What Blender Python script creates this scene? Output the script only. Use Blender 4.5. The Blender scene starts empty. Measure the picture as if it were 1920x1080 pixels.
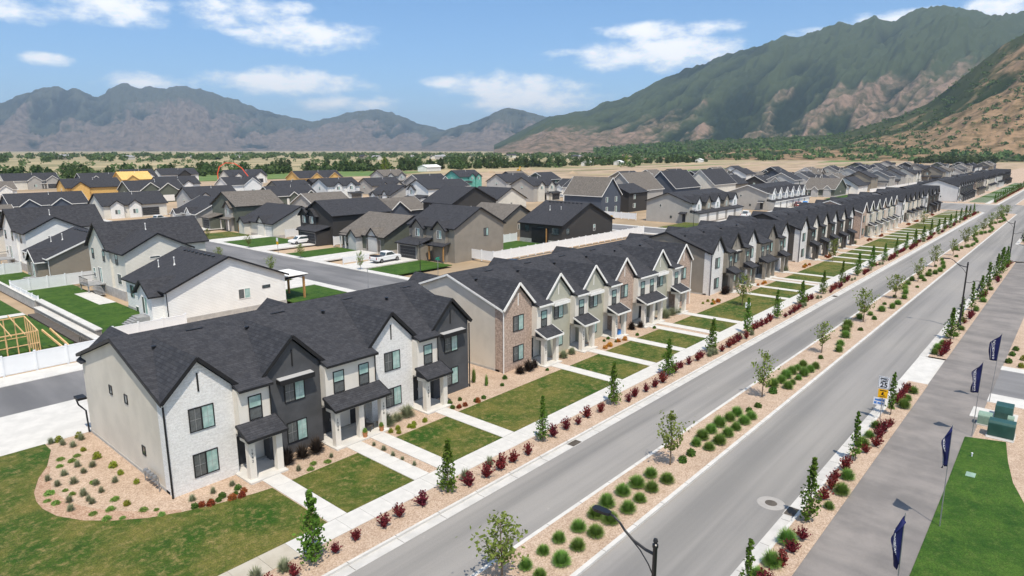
import bpy, math, random
import numpy as np
from mathutils import Vector, Matrix
S = bpy.context.scene
COL = S.collection
R = math.radians
rnd = random.Random(7)
PI = math.pi
# x runs along the boulevard, y across it towards the townhouses, metres
# ------------------------------------------------------------------ camera
cam = bpy.data.cameras.new('camera'); cam.lens = 23.156; cam.sensor_width = 36
cam.clip_start = 0.1; cam.clip_end = 60000
camo = bpy.data.objects.new('camera', cam); COL.objects.link(camo)
camo.location = (0, 0, 20)
_y, _p = R(40.967), R(11.889)
camo.rotation_euler = Vector((math.cos(_y)*math.cos(_p), math.sin(_y)*math.cos(_p), -math.sin(_p))).to_track_quat('-Z', 'Y').to_euler()
S.camera = camo
# ------------------------------------------------------------------ sun, sky, exposure
SUN_EL = 64.0
SUN_DIR = Vector((-0.56, -0.83, 0)).normalized()*math.cos(R(SUN_EL)) + Vector((0, 0, math.sin(R(SUN_EL))))
sun = bpy.data.lights.new('sun', 'SUN'); sun.energy = 5.0; sun.angle = R(0.53); sun.color = (1.0, 0.915, 0.785)
suno = bpy.data.objects.new('sun', sun); COL.objects.link(suno)
suno.location = (0, 0, 300); suno.rotation_euler = (-SUN_DIR).to_track_quat('-Z', 'Y').to_euler()
S.view_settings.view_transform = 'Standard'; S.view_settings.look = 'None'
S.view_settings.exposure = 0.0; S.view_settings.gamma = 1.0
W = bpy.data.worlds.new('World'); S.world = W; W.use_nodes = True
nt = W.node_tree; nt.nodes.clear()
def wn(t, **k):
    n = nt.nodes.new('ShaderNode'+t)
    for a, b in k.items(): setattr(n, a, b)
    return n
def wmath(op, a, b=None, c=None):
    n = wn('Math', operation=op)
    for i, q in enumerate((a, b, c)):
        if q is None: continue
        if isinstance(q, (int, float)): n.inputs[i].default_value = q
        else: nt.links.new(q, n.inputs[i])
    return n.outputs[0]
sky = wn('TexSky', sky_type='NISHITA'); sky.sun_disc = False
sky.sun_elevation = R(SUN_EL); sky.sun_rotation = math.atan2(SUN_DIR.x, SUN_DIR.y)
sky.altitude = 1400; sky.air_density = 1.0; sky.dust_density = 0.6; sky.ozone_density = 2.0
tc = wn('TexCoord'); sep = wn('SeparateXYZ'); nt.links.new(tc.outputs['Generated'], sep.inputs[0])
hor = wmath('SQRT', wmath('ADD', wmath('MULTIPLY', sep.outputs[0], sep.outputs[0]), wmath('MULTIPLY', sep.outputs[1], sep.outputs[1])))
azi = wmath('MULTIPLY', wmath('ARCTAN2', sep.outputs[1], sep.outputs[0]), 180/PI)
ele = wmath('DIVIDE', sep.outputs[2], wmath('MAXIMUM', hor, 0.001))
cmb = wn('CombineXYZ'); nt.links.new(azi, cmb.inputs[0]); nt.links.new(wmath('MULTIPLY', ele, 110.0), cmb.inputs[1])
def wnoise(sc, det, rough=0.55):
    n = wn('TexNoise'); n.inputs['Scale'].default_value = sc; n.inputs['Detail'].default_value = det
    n.inputs['Roughness'].default_value = rough; nt.links.new(cmb.outputs[0], n.inputs['Vector']); return n.outputs['Fac']
n1 = wnoise(0.34, 8, 0.6); n2 = wnoise(0.09, 3)
# each cumulus: azimuth (deg), slope of elevation, half width (deg), half height (slope), opacity
CL = [(70.96, .1706, 3.9, .019, .95), (76.5, .157, 2.8, .013, .8), (62.6, .178, 4.4, .022, .8), (57.3, .1545, 4.4, .020, 1.05), (59.2, .090, 5.2, .017, 1.05),
      (54.6, .063, 4.2, .012, .8), (74.9, .106, 1.6, .008, .9), (69.1, .084, 3.4, .012, .8), (29.8, .1615, 3.2, .013, 1.05), (28.8, .1325, 6.4, .021, 1.1),
      (25.2, .165, 2.3, .011, .9), (41.0, .0875, 5.3, .019, 1.05), (38.7, .068, 5.9, .016, 1.0), (47, .0945, 1.8, .009, .9), (36.1, .1366, 2.6, .007, .7),
      (11.9, .158, 3.2, .013, 1), (5.5, .162, 2.6, .018, 1), (61.9, .1538, 2, .007, .7), (58.5, .188, 1.8, .009, .8), (18.1, .1505, 1.8, .007, .8)]
fld = None
for a, e, ra, re, op in CL:
    d1 = wmath('MULTIPLY', wmath('SUBTRACT', azi, a), 1/(ra*1.2)); d2 = wmath('MULTIPLY', wmath('SUBTRACT', ele, e), 1/(re*1.2))
    ra *= 1.0; q = wmath('SUBTRACT', op, wmath('ADD', wmath('MULTIPLY', d1, d1), wmath('MULTIPLY', d2, d2)))
    fld = q if fld is None else wmath('MAXIMUM', fld, q)
# cumulus goes on over the unseen sky, cover raised for more neutral fill light
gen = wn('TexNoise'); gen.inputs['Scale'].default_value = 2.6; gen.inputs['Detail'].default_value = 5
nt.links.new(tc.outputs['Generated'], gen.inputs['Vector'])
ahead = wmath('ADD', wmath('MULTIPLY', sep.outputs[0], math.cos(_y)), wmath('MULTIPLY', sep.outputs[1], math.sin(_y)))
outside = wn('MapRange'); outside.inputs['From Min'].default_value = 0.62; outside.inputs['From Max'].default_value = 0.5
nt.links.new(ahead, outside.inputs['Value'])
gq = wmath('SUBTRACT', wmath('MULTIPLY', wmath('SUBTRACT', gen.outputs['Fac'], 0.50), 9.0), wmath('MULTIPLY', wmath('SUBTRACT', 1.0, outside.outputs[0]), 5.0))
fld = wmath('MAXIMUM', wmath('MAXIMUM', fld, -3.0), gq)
dens = wmath('ADD', fld, wmath('MULTIPLY', wmath('SUBTRACT', n1, 0.5), 3.2))
mr = wn('MapRange', interpolation_type='SMOOTHSTEP'); mr.inputs['From Min'].default_value = -0.2; mr.inputs['From Max'].default_value = 1.2
nt.links.new(dens, mr.inputs['Value'])
bg1 = wn('Background'); bg1.inputs['Strength'].default_value = 0.125
tint = wn('Mix', data_type='RGBA', blend_type='MULTIPLY'); tint.inputs[0].default_value = 1
tint.inputs[7].default_value = (0.70, 0.96, 1.16, 1)
air = wn('Mix', data_type='RGBA'); air.inputs[0].default_value = 0.22; air.inputs[7].default_value = (2.5, 5.2, 8.9, 1)
nt.links.new(sky.outputs[0], tint.inputs[6]); nt.links.new(tint.outputs[2], air.inputs[6]); lowf = wmath('MULTIPLY', wmath('EXPONENT', wmath('MULTIPLY', wmath('MAXIMUM', ele, 0.0), -13.0)), 0.62)
low = wn('Mix', data_type='RGBA'); low.inputs[7].default_value = (5.4, 7.0, 8.6, 1); nt.links.new(lowf, low.inputs[0]); nt.links.new(air.outputs[2], low.inputs[6]); nt.links.new(low.outputs[2], bg1.inputs[0])
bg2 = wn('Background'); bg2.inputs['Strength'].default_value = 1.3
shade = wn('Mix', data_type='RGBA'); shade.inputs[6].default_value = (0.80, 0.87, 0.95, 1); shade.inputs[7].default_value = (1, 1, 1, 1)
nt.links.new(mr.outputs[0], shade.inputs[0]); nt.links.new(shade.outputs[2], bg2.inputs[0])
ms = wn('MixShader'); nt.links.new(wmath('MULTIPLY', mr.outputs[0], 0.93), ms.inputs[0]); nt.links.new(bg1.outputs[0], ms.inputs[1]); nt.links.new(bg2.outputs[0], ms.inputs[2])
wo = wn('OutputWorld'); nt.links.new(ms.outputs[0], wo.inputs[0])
S.cycles.max_bounces = 6; S.cycles.diffuse_bounces = 3; S.cycles.glossy_bounces = 2; S.cycles.transmission_bounces = 3
S.cycles.transparent_max_bounces = 6; S.cycles.volume_bounces = 0; S.cycles.caustics_reflective = False; S.cycles.caustics_refractive = False
S.cycles.use_denoising = True; S.cycles.use_adaptive_sampling = True; S.cycles.adaptive_threshold = 0.02
# ------------------------------------------------------------------ materials
MATS = {}
def mat(name, c, rough=.85, c2=None, scale=1.5, det=4, var=.12, bump=0., bscale=25., kind=None, spec=.25, metal=0., rand=0., trans=0., lo=.35, hi=.65, stretch=None, p=None, st=.68, bk_f=.5):
    m = bpy.data.materials.new(name); m.use_nodes = True; t = m.node_tree; t.nodes.clear()
    def N(k, **a):
        n = t.nodes.new('ShaderNode'+k)
        for x, y in a.items(): setattr(n, x, y)
        return n
    L = t.links.new
    out = N('OutputMaterial'); b = N('BsdfPrincipled')
    b.inputs['Roughness'].default_value = rough; b.inputs['Specular IOR Level'].default_value = spec; b.inputs['Metallic'].default_value = metal
    co = N('TexCoord').outputs['Object']
    if stretch:
        mp = N('Mapping'); mp.inputs['Scale'].default_value = stretch; L(co, mp.inputs[0]); cs = mp.outputs[0]
    else: cs = co
    if c2 is None: c2 = tuple(min(1, x*(1+var)) for x in c); c = tuple(x*(1-var) for x in c)
    def mix(f, a, bb, blend='MIX'):
        n = N('Mix', data_type='RGBA', blend_type=blend)
        for i, q in ((0, f), (6, a), (7, bb)):
            if isinstance(q, (int, float)): n.inputs[i].default_value = q
            elif isinstance(q, tuple): n.inputs[i].default_value = (*q, 1) if len(q) == 3 else q
            else: L(q, n.inputs[i])
        return n.outputs[2]
    def mth(op, a, bb=None):
        n = N('Math', operation=op)
        for i, q in enumerate((a, bb)):
            if q is None: continue
            if isinstance(q, (int, float)): n.inputs[i].default_value = q
            else: L(q, n.inputs[i])
        return n.outputs[0]
    def noise(sc, d=4, v=None, r=.6):
        n = N('TexNoise'); n.inputs['Scale'].default_value = sc; n.inputs['Detail'].default_value = d; n.inputs['Roughness'].default_value = r
        L(v if v is not None else co, n.inputs['Vector']); return n.outputs['Fac']
    def ramp(v, a, bb):
        n = N('MapRange', interpolation_type='SMOOTHSTEP'); n.inputs['From Min'].default_value = a; n.inputs['From Max'].default_value = bb
        L(v, n.inputs['Value']); return n.outputs[0]
    f = ramp(noise(scale, det, cs), lo, hi)
    col = mix(f, c, c2)
    h = noise(bscale, 3) if bump else None
    if kind in ('brick', 'shingle', 'shingle2', 'block'):
        sx = N('SeparateXYZ'); L(co, sx.inputs[0]); cv = N('CombineXYZ')
        if kind in ('brick', 'block'): L(mth('ADD', sx.outputs[0], sx.outputs[1]), cv.inputs[0]); L(sx.outputs[2], cv.inputs[1])
        elif kind == 'shingle': L(sx.outputs[0], cv.inputs[0]); L(sx.outputs[1], cv.inputs[1])
        else: L(sx.outputs[1], cv.inputs[0]); L(mth('ABSOLUTE', sx.outputs[0]), cv.inputs[1])
        bk = N('TexBrick'); L(cv.outputs[0], bk.inputs['Vector']); bk.inputs['Scale'].default_value = 1
        bw, rh, ms_ = p
        bk.inputs['Brick Width'].default_value = bw; bk.inputs['Row Height'].default_value = rh; bk.inputs['Mortar Size'].default_value = ms_
        bk.inputs['Color1'].default_value = (.62, .62, .62, 1); bk.inputs['Color2'].default_value = (1.25, 1.25, 1.25, 1)
        bk.inputs['Mortar'].default_value = (1.1, 1.1, 1.1, 1) if kind == 'brick' else (.45, .45, .45, 1)
        bk.inputs['Bias'].default_value = 0.1
        col = mix(bk_f, col, bk.outputs['Color'], 'MULTIPLY')
        h = mth('ADD', mth('MULTIPLY', noise(9, 3), .7), mth('MULTIPLY', bk.outputs['Fac'], -.8))
        if not bump: bump = .5
    if kind == 'lap':
        sx = N('SeparateXYZ'); L(co, sx.inputs[0])
        h = mth('FRACT', mth('MULTIPLY', sx.outputs[2], -1/p)); 
        col = mix(ramp(h, .86, .99), col, tuple(x*.62 for x in c)); bump = .6
    if kind == 'batten':
        sx = N('SeparateXYZ'); L(co, sx.inputs[0])
        h = ramp(mth('ABSOLUTE', mth('SUBTRACT', mth('FRACT', mth('MULTIPLY', mth('ADD', sx.outputs[0], sx.outputs[1]), 1/p)), .5)), .40, .44); bump = .5
    if kind == 'gravel':
        v = N('TexVoronoi'); v.inputs['Scale'].default_value = p; L(co, v.inputs['Vector'])
        g = N('Separate' 'Color'); L(v.outputs['Color'], g.inputs[0])
        col = mix(g.outputs[0], mix(.5, col, tuple(x*.5 for x in c), 'MIX'), mix(.22, col, (.85, .76, .64)))
        col = mix(ramp(noise(.35, 3), .4, .75), col, mix(1., col, (.86, .84, .82), 'MULTIPLY'))
        h = v.outputs['Distance']; bump = bump or 1.0
    if kind == 'lawn':
        fine = noise(14, 3); mid = noise(2.2, 5, r=.75)
        col = mix(ramp(mid, .45, .74), col, p); col = mix(ramp(noise(.75, 4), .5, .72), col, mix(1., col, (.62, .78, .6), 'MULTIPLY'))
        col = mix(ramp(fine, .3, .75), mix(1., col, (.55, .6, .5), 'MULTIPLY'), mix(1., col, (1.3, 1.25, 1.2), 'MULTIPLY'))
        h = noise(30, 2); bump = .9
    if kind == 'asphalt':
        # long wheel tracks along the carriageway, patches and stains
        mp2 = N('Mapping'); mp2.inputs['Scale'].default_value = p; L(co, mp2.inputs[0])
        sn = noise(1., 3, mp2.outputs[0]); col = mix(ramp(sn, .36, .68), col, mix(1., col, (st, st+.01, st+.02), 'MULTIPLY'))
        fine = noise(40, 2); col = mix(ramp(fine, .3, .7), mix(1., col, (.9, .9, .9), 'MULTIPLY'), mix(1., col, (1.08, 1.08, 1.08), 'MULTIPLY'))
        sp = noise(.9, 6, r=.7); col = mix(ramp(sp, .66, .74), col, mix(1., col, (1.2, 1.19, 1.17), 'MULTIPLY'))
        h = noise(60, 2); bump = .15
    if rand:
        oi = N('ObjectInfo'); hs = N('HueSaturation'); L(col, hs.inputs['Color'])
        L(mth('ADD', mth('MULTIPLY', oi.outputs['Random'], rand*2), 1-rand), hs.inputs['Value'])
        L(mth('ADD', mth('MULTIPLY', oi.outputs['Random'], .03), .485), hs.inputs['Hue']); col = hs.outputs[0]
    if isinstance(col, tuple): b.inputs['Base Color'].default_value = (*col, 1)
    else: L(col, b.inputs['Base Color'])
    if bump and h is not None:
        bp = N('Bump'); bp.inputs['Strength'].default_value = min(1, bump); bp.inputs['Distance'].default_value = .03
        L(h, bp.inputs['Height']); L(bp.outputs[0], b.inputs['Normal'])
    if trans:
        tr = N('BsdfTranslucent'); L(col, tr.inputs[0]); mx = N('MixShader'); mx.inputs[0].default_value = trans
        L(b.outputs[0], mx.inputs[1]); L(tr.outputs[0], mx.inputs[2]); L(mx.outputs[0], out.inputs[0])
    else: L(b.outputs[0], out.inputs[0])
    MATS[name] = m; return m
mat('white_brick', (.84, .835, .825), c2=(.74, .73, .715), scale=7, kind='brick', p=(.32, .085, .012), bump=1., bk_f=.26)
mat('tan_brick', (.52, .40, .325), c2=(.34, .255, .21), scale=5, kind='brick', p=(.26, .085, .012))
mat('charcoal_stucco', (.075, .077, .083), bump=.3, bscale=18, scale=.7)
mat('cream_stucco', (.71, .665, .595), bump=.3, bscale=18, scale=.5, var=.05)
mat('beige_stucco', (.63, .58, .505), bump=.35, bscale=14, scale=.4, var=.06)
mat('sage_stucco', (.40, .395, .325), bump=.3, bscale=18, scale=.5, var=.05)
mat('taupe_stucco', (.26, .235, .20), bump=.3, bscale=18, scale=.5, var=.06)
mat('brown_stucco', (.085, .075, .068), bump=.3, bscale=18, scale=.5, var=.08)
mat('pale_grey_stucco', (.60, .60, .59), bump=.3, bscale=18, scale=.4, var=.05)
mat('shingle', (.038, .039, .045), c2=(.054, .054, .060), scale=2.5, kind='shingle', p=(.5, .17, .02), rough=.9)
mat('shingle_gable', (.034, .036, .043), c2=(.050, .051, .058), scale=2.5, kind='shingle2', p=(.5, .17, .02), rough=.9)
mat('shingle_brown', (.13, .115, .10), c2=(.18, .16, .14), scale=2.5, kind='shingle', p=(.5, .17, .02), rough=.9)
mat('black_trim', (.018, .018, .02), rough=.5, var=.1)
mat('white_trim', (.78, .77, .74), rough=.55, var=.04)
mat('grey_trim', (.30, .30, .30), rough=.6)
mat('awning_white', (.42, .42, .42), rough=.35, var=.03)
mat('screen_pane', (.10, .108, .11), rough=.25, spec=.5, var=.15, scale=4)
mat('glass_pane', (.23, .38, .35), c2=(.40, .55, .52), rough=.08, spec=.8, scale=1.3)
mat('dark_glass', (.04, .055, .06), c2=(.09, .12, .125), rough=.07, spec=.8, scale=.8)
mat('door_dark', (.035, .036, .04), rough=.5)
mat('door_white', (.74, .72, .68), rough=.5, var=.03)
mat('concrete', (.60, .58, .545), c2=(.52, .505, .475), scale=.8, bump=.15, bscale=40, det=6)
mat('concrete_gutter', (.55, .53, .50), c2=(.47, .455, .43), scale=.9, bump=.15, bscale=40, det=6)
mat('manhole_collar', (.37, .35, .325), c2=(.33, .31, .29), scale=2)
mat('concrete_damp', (.40, .36, .29), c2=(.46, .42, .35), scale=.7)
mat('foundation', (.42, .41, .39), var=.1)
mat('gravel', (.47, .33, .232), c2=(.53, .385, .28), scale=1.2, kind='gravel', p=15)
mat('gravel_red', (.40, .235, .15), c2=(.46, .29, .19), scale=1.2, kind='gravel', p=15)
mat('lawn', (.026, .080, .004), c2=(.145, .138, .032), scale=.26, det=7, kind='lawn', p=(.26, .205, .085), lo=.36, hi=.64)
mat('lawn_green', (.026, .080, .006), c2=(.060, .125, .014), scale=.5, det=6, kind='lawn', p=(.085, .135, .025))
mat('asphalt', (.30, .283, .262), c2=(.268, .255, .243), scale=.05, kind='asphalt', p=(.012, .55, 1))
mat('asphalt_path', (.265, .24, .222), c2=(.205, .188, .176), scale=.35, kind='asphalt', p=(.55, .12, 1), st=.80)
mat('asphalt_street', (.185, .182, .185), c2=(.215, .21, .21), scale=.12, kind='asphalt', p=(.3, .05, 1))
mat('asphalt_new', (.13, .13, .135), c2=(.16, .16, .16), scale=.2, kind='asphalt', p=(.4, .1, 1))
mat('dirt', (.46, .34, .23), c2=(.29, .22, .14), scale=.022, det=10, stretch=(1, 2.2, 1), bump=.4, bscale=3, lo=.36, hi=.66)
mat('dry_grass', (.43, .34, .20), c2=(.22, .20, .10), scale=.009, det=11, stretch=(1, 1.6, 1), bump=.3, bscale=1, lo=.38, hi=.62)
mat('field_green', (.10, .17, .04), c2=(.15, .20, .06), scale=.03, det=6)
mat('vinyl', (.80, .81, .82), rough=.45, var=.02)
mat('lumber', (.62, .40, .19), c2=(.70, .48, .26), scale=2, rough=.8)
mat('osb', (.62, .38, .12), c2=(.70, .46, .18), scale=2)
mat('house_wrap', (.10, .36, .30), c2=(.16, .42, .36), scale=1)
mat('black_metal', (.012, .012, .014), rough=.35, spec=.5, var=.05)
mat('grey_metal', (.33, .34, .36), rough=.4, metal=.6)
mat('grate', (.10, .085, .07), rough=.7)
mat('navy_cloth', (.010, .014, .085), rough=.7, var=.2, trans=.15)
mat('white_print', (.75, .76, .80), rough=.6, var=.02)
mat('sign_yellow', (.80, .42, .01), rough=.4, var=.02)
mat('sign_blue', (.07, .22, .60), rough=.4, var=.02)
mat('sign_black', (.01, .01, .012), rough=.5)
mat('sign_green', (.03, .25, .16), rough=.4)
mat('util_green', (.022, .075, .062), rough=.4, spec=.5)
mat('util_pale', (.25, .36, .28), rough=.5)
mat('car_white', (.78, .78, .78), rough=.25, spec=.5, var=.01)
mat('car_red', (.22, .012, .018), rough=.25, spec=.5)
mat('car_black', (.012, .012, .014), rough=.25, spec=.5)
mat('car_blue', (.03, .20, .55), rough=.3, spec=.5)
mat('tyre', (.018, .018, .018), rough=.9)
mat('rim', (.25, .25, .26), rough=.35, metal=.7)
mat('tail_red', (.35, .01, .01), rough=.3)
mat('machine_yellow', (.62, .34, .02), rough=.5)
mat('pump_red', (.70, .10, .05), rough=.5)
mat('terracotta', (.45, .20, .09))
mat('bark', (.16, .115, .08), c2=(.23, .17, .12), scale=8, bump=.5)
mat('leaf_green', (.13, .225, .03), c2=(.075, .15, .018), scale=3, rand=.18, trans=.3)
mat('leaf_olive', (.22, .27, .06), c2=(.14, .195, .04), scale=3, rand=.2, trans=.3)
mat('leaf_red', (.22, .03, .035), c2=(.13, .018, .024), scale=4, rand=.22, trans=.25)
mat('blade_green', (.155, .28, .045), c2=(.25, .36, .10), scale=3, rand=.18, trans=.3)
mat('blade_grey', (.34, .36, .23), c2=(.22, .25, .14), scale=4, rand=.15, trans=.25)
mat('leaf_box', (.06, .13, .022), c2=(.10, .17, .03), scale=5, rand=.15, trans=.2)
mat('blade_dark', (.030, .020, .018), c2=(.055, .038, .028), scale=4, rand=.2, trans=.15)
mat('leaf_yellow', (.30, .32, .035), c2=(.20, .25, .03), scale=5, rand=.2, trans=.3)
mat('leaf_orange', (.55, .22, .02), c2=(.40, .14, .015), scale=6, rand=.15, trans=.2)
mat('leaf_brick', (.30, .07, .025), c2=(.20, .06, .02), scale=6, rand=.2, trans=.2)
mat('leaf_far', (.055, .095, .028), c2=(.10, .145, .045), scale=.4, rand=.35, trans=.2)
mat('leaf_far_lime', (.22, .25, .03), c2=(.15, .20, .03), scale=.4, rand=.2, trans=.2)
# ------------------------------------------------------------------ mesh helpers
class MB:
    def __init__(s): s.v = []; s.f = []
    def face(s, pts):
        n = len(s.v); s.v += [tuple(p) for p in pts]; s.f.append(tuple(range(n, n+len(pts)))); return s
    def box(s, x0, x1, y0, y1, z0, z1):
        n = len(s.v)
        s.v += [(x0,y0,z0),(x1,y0,z0),(x1,y1,z0),(x0,y1,z0),(x0,y0,z1),(x1,y0,z1),(x1,y1,z1),(x0,y1,z1)]
        s.f += [tuple(n+i for i in q) for q in ((3,2,1,0),(4,5,6,7),(0,1,5,4),(1,2,6,5),(2,3,7,6),(3,0,4,7))]; return s
    def prism(s, prof, axis, a, b):
        """closed profile extruded along an axis: axis 0: (y,z) along x, 1: (x,z) along y, 2: (x,y) along z"""
        n = len(s.v); k = len(prof)
        for t in (a, b):
            for p in prof:
                s.v.append((t, p[0], p[1]) if axis == 0 else ((p[0], t, p[1]) if axis == 1 else (p[0], p[1], t)))
        s.f.append(tuple(n+i for i in range(k))); s.f.append(tuple(n+k+i for i in reversed(range(k))))
        for i in range(k):
            j = (i+1) % k; s.f.append((n+i, n+k+i, n+k+j, n+j))
        return s
    def slab(s, quad, th):
        """flat polygon thickened straight down"""
        q = [Vector(p) for p in quad]; n = len(s.v); k = len(q)
        s.v += [tuple(p) for p in q]+[(p.x, p.y, p.z-th) for p in q]
        s.f.append(tuple(range(n, n+k))); s.f.append(tuple(n+k+i for i in reversed(range(k))))
        for i in range(k):
            j = (i+1) % k; s.f.append((n+i, n+k+i, n+k+j, n+j))
        return s
    def bar(s, a, b, w, h=None):
        a, b = Vector(a), Vector(b); d = (b-a).normalized(); h = h or w
        up = Vector((0,0,1)) if abs(d.z) < .95 else Vector((1,0,0))
        x = d.cross(up).normalized()*w/2; y = x.cross(d).normalized()*h/2; n = len(s.v)
        for c in (a, b): s.v += [tuple(c-x-y), tuple(c+x-y), tuple(c+x+y), tuple(c-x+y)]
        s.f += [tuple(n+i for i in q) for q in ((3,2,1,0),(4,5,6,7),(0,1,5,4),(1,2,6,5),(2,3,7,6),(3,0,4,7))]; return s
    def tube(s, path, rad, seg=8, cap=True):
        pts = [Vector(p) for p in path]; n = len(s.v)
        rr = rad if isinstance(rad, (list, tuple)) else [rad]*len(pts)
        for i, p in enumerate(pts):
            d = (pts[min(i+1, len(pts)-1)]-pts[max(i-1, 0)]).normalized()
            up = Vector((0,0,1)) if abs(d.z) < .9 else Vector((1,0,0))
            x = d.cross(up).normalized(); y = x.cross(d)
            for k in range(seg):
                a = 2*PI*k/seg; s.v.append(tuple(p+(x*math.cos(a)+y*math.sin(a))*rr[i]))
        for i in range(len(pts)-1):
            for k in range(seg):
                j = (k+1) % seg; s.f.append((n+i*seg+k, n+i*seg+j, n+(i+1)*seg+j, n+(i+1)*seg+k))
        if cap:
            s.f.append(tuple(n+k for k in reversed(range(seg)))); s.f.append(tuple(n+(len(pts)-1)*seg+k for k in range(seg)))
        return s
    def lathe(s, prof, seg=16, c=(0,0,0)):
        n = len(s.v)
        for r, z in prof:
            for k in range(seg):
                a = 2*PI*k/seg; s.v.append((c[0]+r*math.cos(a), c[1]+r*math.sin(a), c[2]+z))
        for i in range(len(prof)-1):
            for k in range(seg):
                j = (k+1) % seg; s.f.append((n+i*seg+k, n+i*seg+j, n+(i+1)*seg+j, n+(i+1)*seg+k))
        return s
    def mesh(s, name, m, smooth=False):
        me = bpy.data.meshes.new(name); me.from_pydata(s.v, [], s.f)
        me.materials.append(MATS[m] if isinstance(m, str) else m)
        if smooth: me.polygons.foreach_set('use_smooth', [True]*len(me.polygons))
        me.update(); return me
    def build(s, name, m, parent=None, loc=None, smooth=False, fix=False):
        me = s.mesh(name, m, smooth)
        if fix:
            import bmesh
            b = bmesh.new(); b.from_mesh(me); bmesh.ops.recalc_face_normals(b, faces=b.faces); b.to_mesh(me); b.free()
        return ob(name, me, parent, loc)
def ob(name, me, parent=None, loc=None, rz=0., sc=None):
    o = bpy.data.objects.new(name, me); COL.objects.link(o)
    if parent: o.parent = parent
    if loc: o.location = loc
    if rz: o.rotation_euler = (0, 0, rz)
    if sc: o.scale = sc if isinstance(sc, tuple) else (sc, sc, sc)
    return o
def tag(o, label, cat, group=None):
    o['label'] = label; o['category'] = cat
    if group: o['group'] = group
    return o
def thing(name, label, cat, loc=(0,0,0), rz=0., group=None):
    return tag(ob(name, None, None, loc, rz), label, cat, group)
def struct(o): o['kind'] = 'structure'; return o
def stuff(o): o['kind'] = 'stuff'; return o
def dup(root, loc, rz=0., sc=1., label=None, group=None):
    r = root.copy(); COL.objects.link(r); r.location = loc; r.rotation_euler = (0, 0, rz); r.scale = (sc, sc, sc)
    if label: r['label'] = label
    if group: r['group'] = group
    for ch in root.children:
        c = ch.copy(); COL.objects.link(c); c.parent = r
        for g in ch.children:
            d = g.copy(); COL.objects.link(d); d.parent = c
    return r
def sheet(name, pts, z, m, th=.3):
    mb = MB(); mb.slab([(x, y, z) for x, y in pts], th); return struct(mb.build(name, m, fix=True))
def rect(name, x0, x1, y0, y1, z, m, th=.3):
    return struct(MB().box(x0, x1, y0, y1, z-th, z).build(name, m))
def text_mesh(txt, size, m, ext=.004, bold=0.):
    cu = bpy.data.curves.new('lettering', 'FONT'); cu.body = txt; cu.size = size; cu.extrude = ext; cu.offset = bold; cu.align_x = 'CENTER'; cu.align_y = 'CENTER'
    t = bpy.data.objects.new('lettering', cu); COL.objects.link(t)
    bpy.context.view_layer.update()
    me = bpy.data.meshes.new_from_object(t.evaluated_get(bpy.context.evaluated_depsgraph_get()))
    bpy.data.objects.remove(t); me.materials.clear(); me.materials.append(MATS[m]); return me
# ------------------------------------------------------------------ ground, streets, kerbs
def disc(rad, n=96): return [(rad*math.cos(2*PI*i/n), rad*math.sin(2*PI*i/n)) for i in range(n)]
sheet('ground', disc(30000), -.60, 'dry_grass', .5)
sheet('building_land', [(-160, 20), (-160, 420), (230, 430), (620, 420), (1300, 330), (1300, 60), (700, 20)], -.40, 'dirt', .15)
sheet('green_field', [(-60, 470), (-60, 640), (330, 640), (420, 470), (330, 425), (200, 440)], -.35, 'field_green', .1)
sheet('dirt_field', [(520, 330), (700, 430), (1000, 430), (1900, 500), (1900, 300), (1250, 180), (760, 170)], -.30, 'dirt', .1)
for i_, (x_, y_, w_, d_, m__) in enumerate([(640, 300, 220, 26, 'field_green'), (900, 330, 360, 18, 'dry_grass'), (1050, 250, 420, 40, 'dry_grass'), (820, 390, 300, 14, 'field_green'), (1350, 330, 420, 60, 'field_green'), (560, 380, 120, 22, 'dry_grass'), (1250, 420, 500, 24, 'dry_grass'), (480, 300, 70, 30, 'dry_grass')]):
    sheet('weed_patch', [(x_+w_*.5*math.cos(a)*(1+.16*math.sin(3*a+i_)), y_+d_*.5*math.sin(a)*(1+.2*math.cos(2*a+i_))) for a in [2*PI*k/28 for k in range(28)]], -.26+.002*i_, m__, .03)
sheet('pasture', [(330, 660), (-100, 680), (-300, 1100), (500, 1300), (900, 1000)], -.40, 'dry_grass', .1)
def rounded(x0, x1, y0, y1, r00=0, r10=0, r11=0, r01=0, n=8):
    pts = []
    for (cx, cy, r, a0) in ((x0+r00, y0+r00, r00, 180), (x1-r10, y0+r10, r10, 270), (x1-r11, y1-r11, r11, 0), (x0+r01, y1-r01, r01, 90)):
        if r == 0: pts.append((cx, cy)); continue
        for i in range(n+1):
            a = R(a0+90*i/n); pts.append((cx+r*math.cos(a), cy+r*math.sin(a)))
    return pts
rect('road', -40, 900, 4, 26, -.12, 'asphalt', .25)
rect('cross_road', 262, 300, -60, 72, -.13, 'asphalt', .25)
rect('side_road', 146, 178, -60, 10, -.13, 'asphalt', .25)
XE = 266.0
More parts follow.
